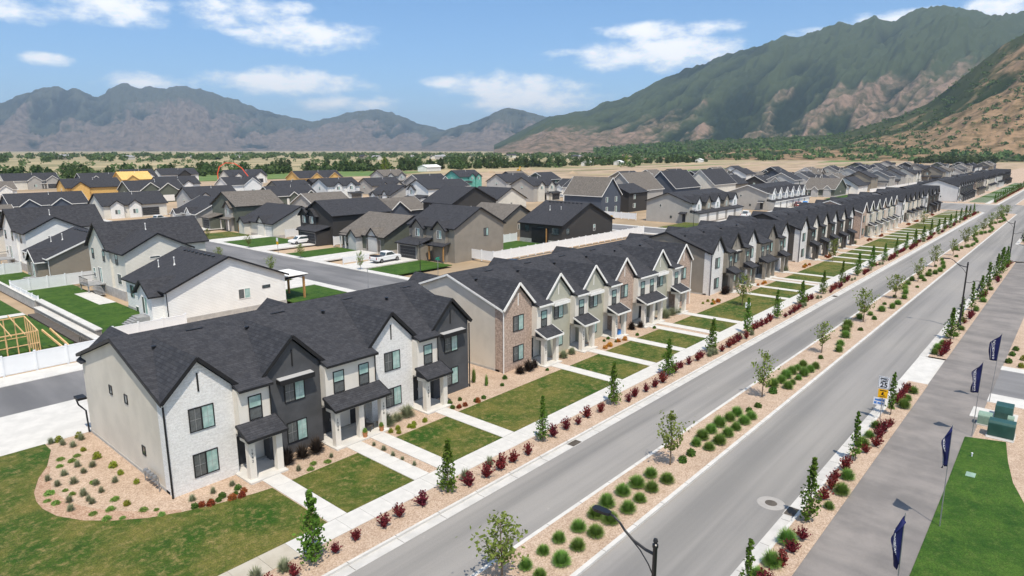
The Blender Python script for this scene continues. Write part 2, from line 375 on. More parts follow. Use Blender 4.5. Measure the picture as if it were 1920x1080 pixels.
def block(nm, x0, x1, y0, y1, kerb_y0, kerb_y1, r, top, ends=(0, 1), z=.03):
    """gutter, kerb and planted surface of one block; kerb sides given by flags"""
    g, k = .6, .17
    gy0, gy1 = y0-(g if kerb_y0 else 0), y1+(g if kerb_y1 else 0)
    ky0, ky1 = y0, y1
    ex0, ex1 = (g if ends[0] else 0), (g if ends[1] else 0)
    def rr(x, y0f, y1f):
        return dict(r00=x if (y0f and ends[0]) else 0, r10=x if (y0f and ends[1]) else 0, r11=x if (y1f and ends[1]) else 0, r01=x if (y1f and ends[0]) else 0)
    sheet('gutter', rounded(x0-ex0, x1+ex1, gy0, gy1, **rr(r+g, kerb_y0, kerb_y1)), -.105, 'concrete_gutter', .2)
    sheet('kerb', rounded(x0, x1, ky0, ky1, **rr(r, kerb_y0, kerb_y1)), .02, 'concrete', .3)
    i = k
    sheet(nm, rounded(x0+(i if ends[0] else 0), x1-(i if ends[1] else 0), ky0+(i if kerb_y0 else 0), ky1-(i if kerb_y1 else 0), **rr(max(.1, r-i), kerb_y0, kerb_y1)), z, top, .2)
block('front_gravel', -40, XE, 25.1, 59.4, 1, 0, 5, 'gravel', (0, 1))
block('front_gravel', 300, 900, 25.1, 59.4, 1, 0, 5, 'gravel', (1, 0))
# median: thin kerb straight against the asphalt
def median(x0, x1, e0, e1):
    r = 1.6
    f = lambda q: dict(r00=q if e0 else 0, r01=q if e0 else 0, r10=q if e1 else 0, r11=q if e1 else 0)
    sheet('kerb', rounded(x0, x1, 16.05, 19.9, **f(r)), .02, 'concrete', .3)
    sheet('median', rounded(x0+.22*e0, x1-.22*e1, 16.30, 19.65, **f(r-.2)), .035, 'gravel', .2)
median(-40, 262, 0, 1); median(304, 900, 1, 0)
# right-hand verge between the road and the shared path
block('verge', -40, 64.6, 8.25, 9.95, 0, 1, .9, 'gravel', (0, 0))
block('verge', 73.9, 150, 8.25, 9.95, 0, 1, 3, 'gravel', (0, 1))
block('verge', 176, 300, 8.25, 9.95, 0, 1, 3, 'gravel', (1, 0))
rect('driveway_apron', 64.6, 73.9, 8.2, 10.5, -.095, 'concrete', .2)
rect('path', -40, 148, 3.9, 8.3, .012, 'asphalt_path', .2)
rect('path', 178, 330, 3.9, 8.3, .012, 'asphalt_path', .2)
# ground to the right of the path
rect('verge_right', -40, 63.2, -60, 3.95, .004, 'gravel', .2)
rect('verge_right', 75.0, 147, -60, 3.95, .004, 'gravel', .2)
rect('verge_right', 178, 330, -60, 3.95, .004, 'gravel', .2)
rect('side_street', 65.6, 73.6, -60, 3.9, -.01, 'asphalt_street', .2)
rect('kerb', 63.2, 65.6, -60, 3.96, .03, 'concrete', .2)
rect('kerb', 73.6, 75.0, -60, 3.96, .03, 'concrete', .2)
sheet('lawn_right', [(-40, 4.0), (34, 4.0), (46, 4.15), (54.0, 4.3), (54.8, 2.0), (51.2, 1.6), (48, 1.1), (45.5, .4), (43, -.8), (40, -3), (36, -8), (30, -20), (-40, -40)], .05, 'lawn_green', .06)
rect('concrete_pad', 58.7, 61.2, 1.75, 4.6, .06, 'concrete', .1)
rect('concrete_pad', 55.0, 56.9, 1.6, 3.2, .05, 'concrete', .1)
# rear street and the residential streets
rect('rear_street', -70, XE, 60.2, 68.2, -.02, 'asphalt_street', .3)
rect('rear_walk', -70, XE, 52.2, 60.2, .045, 'concrete', .3)
rect('sidewalk_rear', -70, 54, 68.2, 71.1, .03, 'concrete', .3)
rect('sidewalk_rear', 67, 142, 68.2, 71.0, .03, 'concrete', .3)
rect('street', 55.5, 65.5, 68.2, 360, -.03, 'asphalt_street', .3)
rect('street', 143, 153, 68.2, 330, -.03, 'asphalt_street', .3)
rect('street', 232, 242, 100, 330, -.03, 'asphalt_street', .3)
rect('street', 65, 143, 200, 208, -.028, 'asphalt_street', .3)
for x in (54, 65.5, 141.5, 153, 230.5, 242):
    rect('sidewalk', x, x+1.5, 73 if x < 200 else 105, 330, .05, 'concrete', .3)
def joints(y0, y1, z, x0, x1, par):
    m = MB(); x = x0
    while x < x1: m.box(x, x+.022, y0, y1, z-.02, z+.004); x += 3.05
    stuff(m.build('joint_run', 'grate', par))
gl = [o for o in bpy.data.objects if o.name.startswith('gutter')]
joints(24.52, 25.1, -.105, -20, 120, gl[0]); joints(25.1, 25.28, .026, -20, 120, gl[0]); joints(9.96, 10.5, -.105, -20, 64, gl[2]); joints(16.06, 16.3, .022, -20, 110, gl[0]); joints(19.66, 19.88, .022, -20, 110, gl[0])
# ---- the main sidewalk: slabs with open joints on a bedding strip
for x0, x1 in ((-40, XE-3), (304, 700)):
    rect('sidewalk', x0, x1, 27.44, 28.94, .036, 'grate', .1)
sw = bpy.data.objects['sidewalk.006'] if 'sidewalk.006' in bpy.data.objects else None
slab = MB().box(.008, 1.522, 27.42, 28.95, -.02, .056).mesh('slab', 'concrete')
slab_d = MB().box(.008, 1.522, 27.42, 28.95, -.02, .056).mesh('slab', 'concrete_damp')
base = [o for o in bpy.data.objects if o.name.startswith('sidewalk') and o.data.vertices[0].co.y > 27 and o.data.vertices[0].co.y < 28]
b0 = min(base, key=lambda o: o.data.vertices[0].co.x); b1 = max(base, key=lambda o: o.data.vertices[0].co.x)
for k in range(120):
    x = -6+k*1.53
    ob('slab', slab_d if x < 14.5 else slab, b0, (x, 0, 0))
stuff_mb = MB()
x = -6+120*1.53
while x < XE-5: stuff_mb.box(x+.008, x+1.522, 27.42, 28.95, -.02, .056); x += 1.53
stuff(stuff_mb.build('slab_run', 'concrete', b0))
MB().box(304, 690, 27.42, 28.95, -.02, .056).build('slab_run', 'concrete', b1)
# street furniture set into the carriageway
def inlet(x, y, s):
    t = thing('storm_inlet', 'rusty storm drain grate in the gutter '+s, 'storm drain', (x, y, -.10))
    MB().box(-.55, .55, -.32, .32, -.05, .012).build('frame', 'concrete_gutter', t)
    for i in range(7): MB().box(-.48+i*.145, -.40+i*.145, -.26, .26, 0, .03).build('grate_bar', 'grate', t)
    MB().box(-.5, .5, -.28, .28, -.02, .016).build('grate_bed', 'grate', t)
    return t
inlet(35.2, 24.78, 'below the townhouse lawns'); inlet(97.4, 24.8, 'by the second range of townhouse lawns'); inlet(36.0, 10.28, 'beside the shared path verge')
mh = thing('manhole', 'round manhole in a pale concrete collar on the carriageway', 'manhole', (36.2, 11.5, -.118))
MB().lathe([(0, .012), (.75, .012), (.78, .0)], 32).build('collar', 'manhole_collar', mh)
MB().lathe([(0, .022), (.33, .022), (.34, .01)], 28).build('cover', 'grate', mh)
# ---- front lawns
BED = [(10.8, 52.2), (10.8, 50.8), (9.9, 48.2), (9.1, 46.8), (8.4, 44.9), (8.2, 43.6), (8.2, 42.4), (8.5, 40.9), (9.3, 39.3), (10.4, 38.0), (11.7, 36.9), (13.2, 36.1), (14.7, 35.5), (17.0, 34.9), (17.98, 34.75)]
sheet('lawn', BED+[(17.98, 28.97), (-40, 28.97), (-40, 52.2)], .05, 'lawn', .06)
inner = []
for i in range(2, 12):
    a = Vector(BED[i-1]); b = Vector(BED[i+1]); d = (b-a).normalized(); nrm = Vector((-d.y, d.x))
    w = 1.25*math.sin(PI*(i-1.5)/10.5)
    inner.append(tuple(Vector(BED[i])+nrm*w))
sheet('red_gravel', BED[2:12]+inner[::-1], .036, 'gravel_red', .03)
sheet('driveway', [(-12, 52.3), (10.7, 52.3), (10.7, 59), (-12, 59)], .055, 'concrete', .05)
WALKS = []
def walkway(xc, y1=36.05, slabs=True, w=1.2):
    WALKS.append(xc)
    n = 5; L_ = (y1-28.97)/n
    if slabs:
        o = rect('walkway', xc-w/2+.02, xc+w/2-.02, 28.97, y1, .04, 'grate', .05)
        me = MB().box(-w/2, w/2, .006, L_-.006, 0, .03).mesh('slab', 'concrete')
        for i in range(n): ob('slab', me, o, (xc, 28.97+i*L_, .035))
    else: rect('walkway', xc-w/2, xc+w/2, 28.97, y1, .06, 'concrete', .08)
# ------------------------------------------------------------------ townhouse rows
GW, EW, EEW, DEP = 4.0, 2.13, 4.2, 14.0
def zr(y): return 5.95+.345*y
CACHE = {}
def cached(key, fn):
    if key not in CACHE: CACHE[key] = fn()
    return CACHE[key]
def window(parent, loc, w, h, face='S', style='slide', frame='black_trim', simple=False, proud=.0):
    """window of its own: frame, two panes, glazing bars; local x along the wall, faces -y"""
    rz = 0 if face == 'S' else -PI/2
    def fr():
        m = MB(); f = .06; y0, y1 = -.05, .03
        m.box(-w/2, w/2, y0, y1, 0, f); m.box(-w/2, w/2, y0, y1, h-f, h); m.box(-w/2, -w/2+f, y0, y1, f, h-f); m.box(w/2-f, w/2, y0, y1, f, h-f)
        if style == 'slide': m.box(-.04, .04, y0-.005, y1, f, h-f)
        elif style == 'hung': m.box(-w/2+f, w/2-f, y0-.005, y1, h/2-.035, h/2+.035)
        return m.mesh('window', frame)
    o = ob('window', cached(('wf', w, h, style, frame), fr), parent, loc, rz)
    def pane(x0, x1, z0, z1, m): return cached(('wp', x0, x1, z0, z1, m), lambda: MB().box(x0, x1, -.025, .02, z0, z1).mesh('pane', m))
    f = .06
    if style == 'slide':
        ob('pane', pane(-w/2+f, -.04, f, h-f, 'screen_pane'), o); ob('pane', pane(.04, w/2-f, f, h-f, 'glass_pane'), o)
        if not simple:
            def bars():
                m = MB(); 
                for a, b in ((-w/2+f, -.04), (.04, w/2-f)):
                    c = (a+b)/2; m.box(c-.008, c+.008, -.034, -.02, f, h-f); m.box(a, b, -.034, -.02, h/2-.008, h/2+.008)
                return m.mesh('glazing_bar', 'grey_trim')
            ob('glazing_bar', cached(('wb', w, h), bars), o)
    elif style == 'hung':
        ob('pane', pane(-w/2+f, w/2-f, h/2+.035, h-f, 'glass_pane'), o); ob('pane', pane(-w/2+f, w/2-f, f, h/2-.035, 'screen_pane'), o)
    else:
        ob('pane', pane(-w/2+f, w/2-f, f, h-f, 'dark_glass'), o)
    return o
DIG = {}
def row(x0, y0, bays, gm, em, endm, trim, label, lawn=True, detail=2, group=None, number='19', awn=(), porch_m=None, brickret=True, endwin=False, mirror_walk=True):
    """one range of townhouses. bays: string of G (gabled bay), E (entry), D (double entry)"""
    t = thing('townhouse_range', label, 'townhouses', (x0, y0, 0), 0, group)
    xs = []; x = 0
    for b in bays:
        w = {'G': GW, 'E': EW, 'D': EEW}[b]; xs.append((b, x, x+w)); x += w
    Lx = x
    porch_m = porch_m or em
    MB().prism([(1.0, -.3), (DEP, -.3), (DEP, zr(0)-.15), (DEP/2, zr(7)-.15), (1.0, zr(1)-.15)], 0, .03, Lx-.03).build('wall', endm, t, fix=True)
    MB().box(.0, Lx, .5, DEP+.03, -.4, .22).build('foundation', 'foundation', t)
    # main roof with eaves carried out over the entry bays
    oh = .20
    m = MB(); zt = .10
    yc = .15
    m.slab([(-oh, yc, zr(yc)+zt), (Lx+oh, yc, zr(yc)+zt), (Lx+oh, 7, zr(7)+zt), (-oh, 7, zr(7)+zt)], .12)
    for a, c in ((-oh, -.02), (Lx+.02, Lx+oh)): m.slab([(a, -oh, zr(-oh)+zt), (c, -oh, zr(-oh)+zt), (c, yc, zr(yc)+zt), (a, yc, zr(yc)+zt)], .12)
    m.slab([(Lx+oh, 14+oh, zr(-oh)+zt), (-oh, 14+oh, zr(-oh)+zt), (-oh, 7, zr(7)+zt), (Lx+oh, 7, zr(7)+zt)], .12)
    for b, a, c in xs:
        if b in 'ED': m.slab([(a-.05, -.95, zr(-.95)+zt), (c+.05, -.95, zr(-.95)+zt), (c+.05, yc, zr(yc)+zt), (a-.05, yc, zr(yc)+zt)], .12)
    rf = m.build('roof', 'shingle', t, fix=True)
    # rakes and eaves boards
    m = MB()
    for xx in (-oh-.02, Lx+oh+.02):
        for ya, yb in ((-oh, 7), (14+oh, 7)):
            m.bar((xx, ya, zr(-oh)-.04), (xx, yb, zr(7)-.04), .05, .19)
    m.bar((-oh, 14+oh+.02, zr(-oh)-.05), (Lx+oh, 14+oh+.02, zr(-oh)-.05), .05, .2)
    m.build('rake_board', trim, rf)
    gi = 0; ei = 0
    for b, a, c in xs:
        if b == 'G':
            cx = (a+c)/2; g = gm[gi % len(gm)]; ap = 8.12
            MB().prism([(a, -.3), (c, -.3), (c, 5.9), (cx, ap-.2), (a, 5.9)], 1, 0, 1.02).build('gabled_bay', g, t, fix=True)
            hw = 2.22; e = ap-hw
            m = MB()
            for s in (-1, 1):
                m.slab([(s*hw, -.24, e+.1), (s*hw, .35, e+.1), (0, 6.45, ap+.1), (0, -.24, ap+.1)] if s > 0 else [(0, -.24, ap+.1), (0, 6.45, ap+.1), (s*hw, .35, e+.1), (s*hw, -.24, e+.1)], .14)
            gr = ob('gable_roof', cached('groof', lambda: m.mesh('gable_roof', 'shingle_gable')), t, (cx, 0, 0))
            def rk():
                q = MB()
                for s in (-1, 1): q.bar((s*(hw+.02), -.27, e+.0), (0, -.27, ap+.02), .06, .22)
                return q.mesh('rake_board', trim)
            ob('rake_board', cached(('grake', trim), rk), gr)
            ob('gable_slot', cached(('slot', trim), lambda: MB().box(-.05, .05, -.03, .02, 6.05, 7.2).mesh('gable_slot', trim)), t, (cx, 0, 0))
            window(t, (cx+.03, 0, 3.65), 1.5, 1.48, simple=detail < 2); window(t, (cx+.03, 0, .78), 1.5, 1.48, simple=detail < 2)
            if gi in awn:
                aw = ob('awning', cached(('awn', trim), lambda: MB().slab([(-1.25, -.47, 5.44), (1.25, -.47, 5.44), (1.25, 0, 5.50), (-1.25, 0, 5.50)], .04).mesh('awning', 'awning_white')), t, (cx+.05, 0, 0))
                ob('awning_frame', cached(('awf', trim), lambda: MB().box(-1.27, 1.27, -.53, -.46, 5.10, 5.43).box(-1.27, -1.21, -.46, 0, 5.14, 5.41).box(1.21, 1.27, -.46, 0, 5.14, 5.41).mesh('awning_frame', trim)), aw)
            gi += 1
        else:
            MB().box(a, c, -.62, 1.05, 2.72, 5.62).build('entry_bay', em, t)
            zl = MB(); zl.box(a, c, .78, 1.06, -.2, 2.8); zl.build('entry_wall', em, t)
            wx = [(a+c)/2] if b == 'E' else [a+1.05, c-1.05]
            for q in wx: window(t, (q, -.62, 3.52), .88, 1.58, 'S', 'hung', simple=detail < 2)
            m = MB(); m.bar((a-.05, -.98, zr(-.95)+.02), (c+.05, -.98, zr(-.95)+.02), .07, .16); m.build('gutter', trim, rf)
            # porch
            po = MB().box(a-.28, c+.10, -2.0, .9, -.2, .13).build('porch', 'concrete', t)
            f = -1.62
            cw = .42
            cols = [a-.08, c-.40] if b == 'E' else [a-.08, (a+c)/2-cw/2, c-.40]
            for q in cols: MB().box(q, q+cw, f, f+cw, .125, 2.50).build('column', porch_m, po)
            bm = MB(); bm.box(a-.08, c+.02, f+.0, f+cw, 2.48, 2.80); bm.box(a-.08, a-.08+cw, f+cw, -.6, 2.48, 2.80); bm.box(c-.40, c+.02, f+cw, -.6, 2.48, 2.80); bm.build('porch_beam', porch_m, po)
            pr = MB(); pr.slab([(a-.25, -2.02, 2.86), (c+.22, -2.02, 2.86), (c+.22, -.6, 3.50), (a-.25, -.6, 3.50)], .07)
            pr.prism([(-2.0, 2.79), (-.63, 2.79), (-.63, 3.42)], 0, a-.2, c+.17)
            pr.build('porch_roof', 'shingle', po, fix=True)
            pt = MB(); pt.bar((a-.27, -2.05, 2.80), (c+.24, -2.05, 2.80), .06, .17)
            for q in (a-.28, c+.25): pt.bar((q, -2.03, 2.80), (q, -.6, 3.44), .05, .15)
            pt.build('porch_fascia', trim, po)
            dx = [a+.72] if b == 'E' else [a+.72, c-1.05]
            for q in dx:
                d = ob('door', cached('door', lambda: MB().box(-.47, .47, -.05, .02, .1, 2.25).mesh('door', 'door_white')), t, (q, .78, 0))
                ob('door_leaf', cached('doorleaf', lambda: MB().box(-.40, .40, -.065, .0, .13, 2.17).mesh('door_leaf', 'door_dark')), d)
                if detail > 1: ob('handle', cached('dh', lambda: MB().box(.28, .33, -.12, -.06, 1.0, 1.2).mesh('handle', 'grey_metal')), d)
            if detail > 1:
                for qi, q in enumerate([a-.08] if b == 'E' else [a-.08, c-.40]):
                    nm = number+str((ei*2+qi+4) % 10)+str((ei*4+qi*2+2) % 10)
                    for di, ch in enumerate(nm):
                        if ch not in DIG: DIG[ch] = text_mesh(ch, .24, 'sign_black')
                        o = ob('house_number', DIG[ch], po, (q+.21, f-.012, 2.05-di*.24)); o.rotation_euler = (PI/2, 0, 0)
            if detail > 0:
                m = MB(); m.tube([(c-.06, -.70, 5.5), (c-.06, -.68, 3.55)], .045, 6); m.build('downspout', trim, t)
            # walkway to the public sidewalk
            for q in ([(a+c)/2] if b == 'E' else [a+1.1, c-1.1]): walkway(x0+q-.02, y0-1.95, detail > 1)
            ei += 1
    for xx, yy in ((-.08, -.08), (Lx+.08, -.08)):
        MB().tube([(xx, yy, 5.7), (xx, yy, .05)], .055, 6).build('downspout', trim, t)
    # plumbing vents, ridge slots, gables at the back
    for k in range(int(Lx/3)):
        xx = 1.6+k*3.05
        if k % 2 == 0: ob('roof_vent', cached('rv', lambda: MB().lathe([(.10, -.1), (.10, .16), (.16, .17), (.16, .22), (0, .25)], 10).mesh('roof_vent', 'black_metal')), t, (xx, 4.9, zr(4.9)+.1))
        else: ob('roof_vent', cached('rs', lambda: MB().box(-.55, .55, -.05, .05, 0, .06).mesh('roof_vent', 'black_metal')), t, (xx, 6.1, zr(6.1)+.1))
    k = 2.2
    while k < Lx-2:
        m2 = MB(); ap = 7.35
        for s in (-1, 1):
            m2.slab([(s*2.4, 14.4, ap-1.9), (0, 14.4, ap+.1), (0, 10.2, ap+.1), (s*2.4, 13.4, ap-1.9)], .12)
        m2.prism([(-2.1, 5.6), (2.1, 5.6), (0, ap-.12)], 1, 13.4, 14.25)
        ob('back_gable', cached('bgable', lambda: m2.mesh('back_gable', 'shingle_gable')), t, (k, 0, 0)); k += 6.13*2
    if endwin:
        for yy, z in ((8.65, 4.27), (6.0, 4.3), (3.95, 1.47)): window(t, (.03, yy, z), .52, .62, 'F', 'plain', 'black_trim')
        MB().box(-.55, .03, 14.02, 14.9, 2.55, 2.72).build('back_canopy', 'black_trim', t)
        MB().tube([(-.45, 14.8, 2.55), (-.40, 14.6, 2.1), (-.12, 14.1, 1.7), (-.1, 14.05, .1)], .06, 6).build('downspout', 'black_trim', t)
    else:
        window(t, (.03, 5.6, 1.6), .6, .75, 'F', 'plain', 'white_trim')
    return t, Lx
GRP = 'townhouse ranges along the boulevard'
rows = []
def addrow(*a, **k): t, L_ = row(*a, **k, group=GRP); rows.append((a[0], a[0]+L_)); return t
addrow(13.6, 38.0, 'GEGDGEG', ['white_brick', 'charcoal_stucco'], 'cream_stucco', 'beige_stucco', 'black_trim', 'townhouse range with white brick and charcoal gables beside the curved gravel bed', awn=(1, 3), endwin=True)
addrow(42.6, 38.0, 'GEGEGEGDGEG', ['tan_brick', 'sage_stucco', 'sage_stucco', 'tan_brick', 'sage_stucco', 'tan_brick'], 'cream_stucco', 'beige_stucco', 'white_trim', 'townhouse range with tan brick and sage gables and white trim, next to the charcoal gables', awn=(1, 2, 4), number='20')
addrow(85.7, 38.0, 'GEGEGDGEG', ['white_brick', 'taupe_stucco'], 'taupe_stucco', 'taupe_stucco', 'black_trim', 'townhouse range with taupe walls and white brick gables between two other ranges', detail=1, awn=(1,))
addrow(122.6, 38.0, 'GEGEGEGEGEG', ['white_brick', 'cream_stucco', 'cream_stucco', 'white_brick', 'cream_stucco', 'white_brick'], 'brown_stucco', 'brown_stucco', 'black_trim', 'townhouse range with dark brown entries and narrow white gables', detail=1)
addrow(164.5, 38.0, 'GEGEGEGEGEG', ['tan_brick', 'sage_stucco', 'sage_stucco', 'tan_brick', 'sage_stucco', 'tan_brick'], 'cream_stucco', 'tan_brick', 'white_trim', 'townhouse range with sage and tan brick gables beyond the dark brown range', detail=0)
addrow(206.5, 38.0, 'GEGEGEGEG', ['white_brick', 'taupe_stucco', 'cream_stucco', 'taupe_stucco', 'white_brick'], 'cream_stucco', 'pale_grey_stucco', 'black_trim', 'townhouse range with white and taupe gables near the cross road', detail=0)
addrow(240.0, 38.0, 'GEGEGEG', ['white_brick', 'brown_stucco', 'white_brick', 'brown_stucco'], 'brown_stucco', 'brown_stucco', 'black_trim', 'near-black townhouse range at the corner of the cross road', detail=0)
for i, (xx, bs, g, e, en, lb) in enumerate([
    (306, 'GEGEGEGEGEGEG', ['pale_grey_stucco', 'white_brick'], 'charcoal_stucco', 'pale_grey_stucco', 'pale grey townhouse range just across the cross road, blank end wall'),
    (352, 'GEGEGEGEG', ['tan_brick', 'cream_stucco'], 'taupe_stucco', 'taupe_stucco', 'taupe and tan brick townhouse range beyond the cross road'),
    (392, 'GEGEGEGEGEG', ['cream_stucco', 'sage_stucco'], 'cream_stucco', 'cream_stucco', 'cream townhouse range far up the boulevard'),
    (436, 'GEGEGEGEG', ['white_brick', 'pale_grey_stucco'], 'pale_grey_stucco', 'pale_grey_stucco', 'white and grey townhouse range farther up the boulevard than the cream one'),
    (476, 'GEGEGEGEGEG', ['brown_stucco', 'charcoal_stucco'], 'brown_stucco', 'brown_stucco', 'dark brown townhouse range, last along the boulevard')]):
    addrow(xx, 38.0, bs, g, e, en, 'black_trim', lb, detail=0)
# lawns between the walkways
WALKS.sort()
edge = [w for w in WALKS]
for a, b in zip(edge[:-1], edge[1:]):
    if b-a < 3: continue
    if a < 262 and b > 300:
        rect('lawn', a+.64, 262, 28.97, 34.72, .05, 'lawn', .06); rect('lawn', 309, b-.64, 28.97, 34.72, .05, 'lawn_green', .06); continue
    far = a > 300
    rect('lawn', a+.63, b-.63, 28.97, 34.72, .05, 'lawn_green' if far else 'lawn', .06)
# ------------------------------------------------------------------ plants
def rv(r):
    while True:
        v = Vector((r.uniform(-1, 1), r.uniform(-1, 1), r.uniform(-1, 1)))
        if .05 < v.length < 1: return v.normalized()
def leaf(m, p, size, r, flat=.0):
    n = rv(r); n.z += flat; n.normalize()
    a = n.orthogonal().normalized(); b = n.cross(a); t = r.uniform(0, 6.28)
    u = (a*math.cos(t)+b*math.sin(t))*size; w = (b*math.cos(t)-a*math.sin(t))*size*.62
    k = len(m.v); m.v += [tuple(p-u), tuple(p+w), tuple(p+u), tuple(p-w)]; m.f.append((k, k+1, k+2, k+3))
def blade(m, base, tip, w, r, droop=.15):
    d = tip-base; side = Vector((-d.y, d.x, 0))
    side = (side.normalized() if side.length > 1e-4 else Vector((1, 0, 0)))*w
    mid = base+d*.55+Vector((0, 0, droop*d.length)); k = len(m.v)
    m.v += [tuple(base-side), tuple(base+side), tuple(mid+side*.8), tuple(mid-side*.8), tuple(tip)]
    m.f += [(k, k+1, k+2, k+3), (k+3, k+2, k+4)]
def grass_clump(seed, h, w, n, m_, bw=.012):
    r = random.Random(seed); m = MB()
    for i in range(n):
        a = r.uniform(0, 6.28); q = r.random()**.6; el = (1-q)*1.35+.12
        L_ = r.uniform(.82, 1.08); d = Vector((math.cos(a)*math.cos(el)*w/2, math.sin(a)*math.cos(el)*w/2, math.sin(el)*h))*L_
        b = Vector((math.cos(a), math.sin(a), 0))*w*.13*r.random(); tip = b+d; tip.z = max(.03, tip.z)
        blade(m, b, tip, bw*r.uniform(.8, 1.4), r, .12)
    return m.mesh('clump', m_)
def spiky(seed, h, w, n, m_, ls):
    r = random.Random(seed); m = MB()
    for i in range(n):
        a = r.uniform(0, 6.28); el = r.uniform(.55, 1.5); L_ = r.uniform(.55, 1.0)
        d = Vector((math.cos(a)*math.cos(el)*w*.62, math.sin(a)*math.cos(el)*w*.62, math.sin(el)*h))*L_
        m.tube([(0, 0, 0), tuple(d*.5+Vector((0, 0, .03))), tuple(d)], [.012, .009, .004], 3, False)
        for k in range(int(11*L_)+3):
            t = r.uniform(.22, 1.0); leaf(m, d*t+rv(r)*.035, ls*r.uniform(.7, 1.2), r)
    return m.mesh('shrub', m_)
def ball(seed, h, w, n, m_, ls):
    r = random.Random(seed); m = MB()
    for i in range(n):
        v = rv(r); v.z = abs(v.z); q = r.uniform(.45, 1.02)+.08*math.sin(v.x*7+seed)*math.cos(v.y*6)
        leaf(m, Vector((v.x*w/2*q, v.y*w/2*q, v.z*h*q+.02)), ls*r.uniform(.7, 1.3), r)
    return m.mesh('cushion', m_)
def tree_mesh(seed, h, w, n, ls, z0, prof, clumps, leafm, up=.8, rad=.05):
    """tapered trunk, limbs reaching into the crown, leaves gathered in clumps around the limbs"""
    r = random.Random(seed); tk = MB(); cr = MB()
    lean = Vector((r.uniform(-.03, .03), r.uniform(-.03, .03), 0))*h
    tk.tube([(0, 0, -.1), tuple(lean*.3+Vector((0, 0, h*.3))), tuple(lean*.7+Vector((0, 0, h*.65))), tuple(lean+Vector((0, 0, h*.93)))], [rad*1.25, rad, rad*.6, rad*.15], 7)
    per = max(1, n//clumps)
    for c in range(clumps):
        t = (c+.5)/clumps; z = z0+(h-z0)*t; rr = w/2*prof(t)*r.uniform(.55, 1.0); a = c*2.4+r.uniform(-.5, .5)
        tip = Vector((math.cos(a)*rr, math.sin(a)*rr, z))+lean*t
        st = lean*t+Vector((0, 0, max(z0*.75, z-rr*up)))
        tk.tube([tuple(st), tuple(st.lerp(tip, .55)+Vector((0, 0, .04*h*.3))), tuple(tip)], [rad*.34, rad*.22, rad*.06], 4, False)
        sg = max(.06*w, rr*.42)
        for k in range(per):
            f = r.uniform(.35, 1.12); p = st.lerp(tip, f)+Vector((r.gauss(0, sg*.55), r.gauss(0, sg*.55), r.gauss(0, sg*.6)))
            leaf(cr, p, ls*r.uniform(.65, 1.25), r, .3)
    return tk.mesh('trunk', 'bark'), cr.mesh('crown', leafm)
def tree(name, meshes, loc, label, group, sc=1., rz=None):
    t = thing(name, label, 'tree', loc, rnd.uniform(0, 6.28) if rz is None else rz, group)
    t.scale = (sc*rnd.uniform(.9, 1.1), sc*rnd.uniform(.9, 1.1), sc)
    ob('trunk', meshes[0], t); ob('crown', meshes[1], t); return t
colm = [tree_mesh(11+i, [3.6, 3.3, 3.8, 3.5][i], [1.4, 1.2, 1.1, 1.35][i], [1150, 850, 800, 1000][i], .10, .35, lambda t: (1.0-.12*abs(t-.25)*4 if t < .45 else max(.16, 1.15*(1-t)**.85)), 46, 'leaf_green', 1.4, .035) for i in range(4)]
medm = [tree_mesh(31+i, 3.4+.25*(i % 3), [1.9, 1.5, 1.7, 1.4, 1.8][i], [640, 480, 560, 400, 600][i], .11, 1.25, lambda t: (.55+.75*math.sin(min(1, t*1.25)*PI*.62)) if t < .8 else .62, 26, 'leaf_olive', 1.25, .045) for i in range(5)]
thin = [tree_mesh(51+i, 3.4, .95, 520, .10, .5, lambda t: .95-.75*t, 30, 'leaf_green', 1.5, .03) for i in range(3)]
barb = [spiky(61+i, 1.05, 1.15, 46, 'leaf_red', .07) for i in range(4)]
gcl = [grass_clump(71+i, .84, 1.08, 950, 'blade_green', .012) for i in range(3)]
gry = [grass_clump(81+i, .7, .7, 260, 'blade_grey', .013) for i in range(3)]
drk = [grass_clump(91+i, 1.25, 1.35, 330, 'blade_dark', .022) for i in range(3)]
olv = [grass_clump(95+i, 1.15, 1.5, 520, 'blade_grey', .016) for i in range(2)]
box_ = [ball(101+i, .42, .62, 420, 'leaf_box', .06) for i in range(2)]
cus = [ball(111+i, .22, .58, 330, 'blade_green', .045) for i in range(2)]
yel = [ball(121+i, .5, .62, 330, 'leaf_yellow', .06) for i in range(2)]
ora = [ball(131+i, .45, .62, 360, 'leaf_orange', .05) for i in range(2)]
red = [ball(141+i, .34, .5, 300, 'leaf_brick', .05) for i in range(2)]
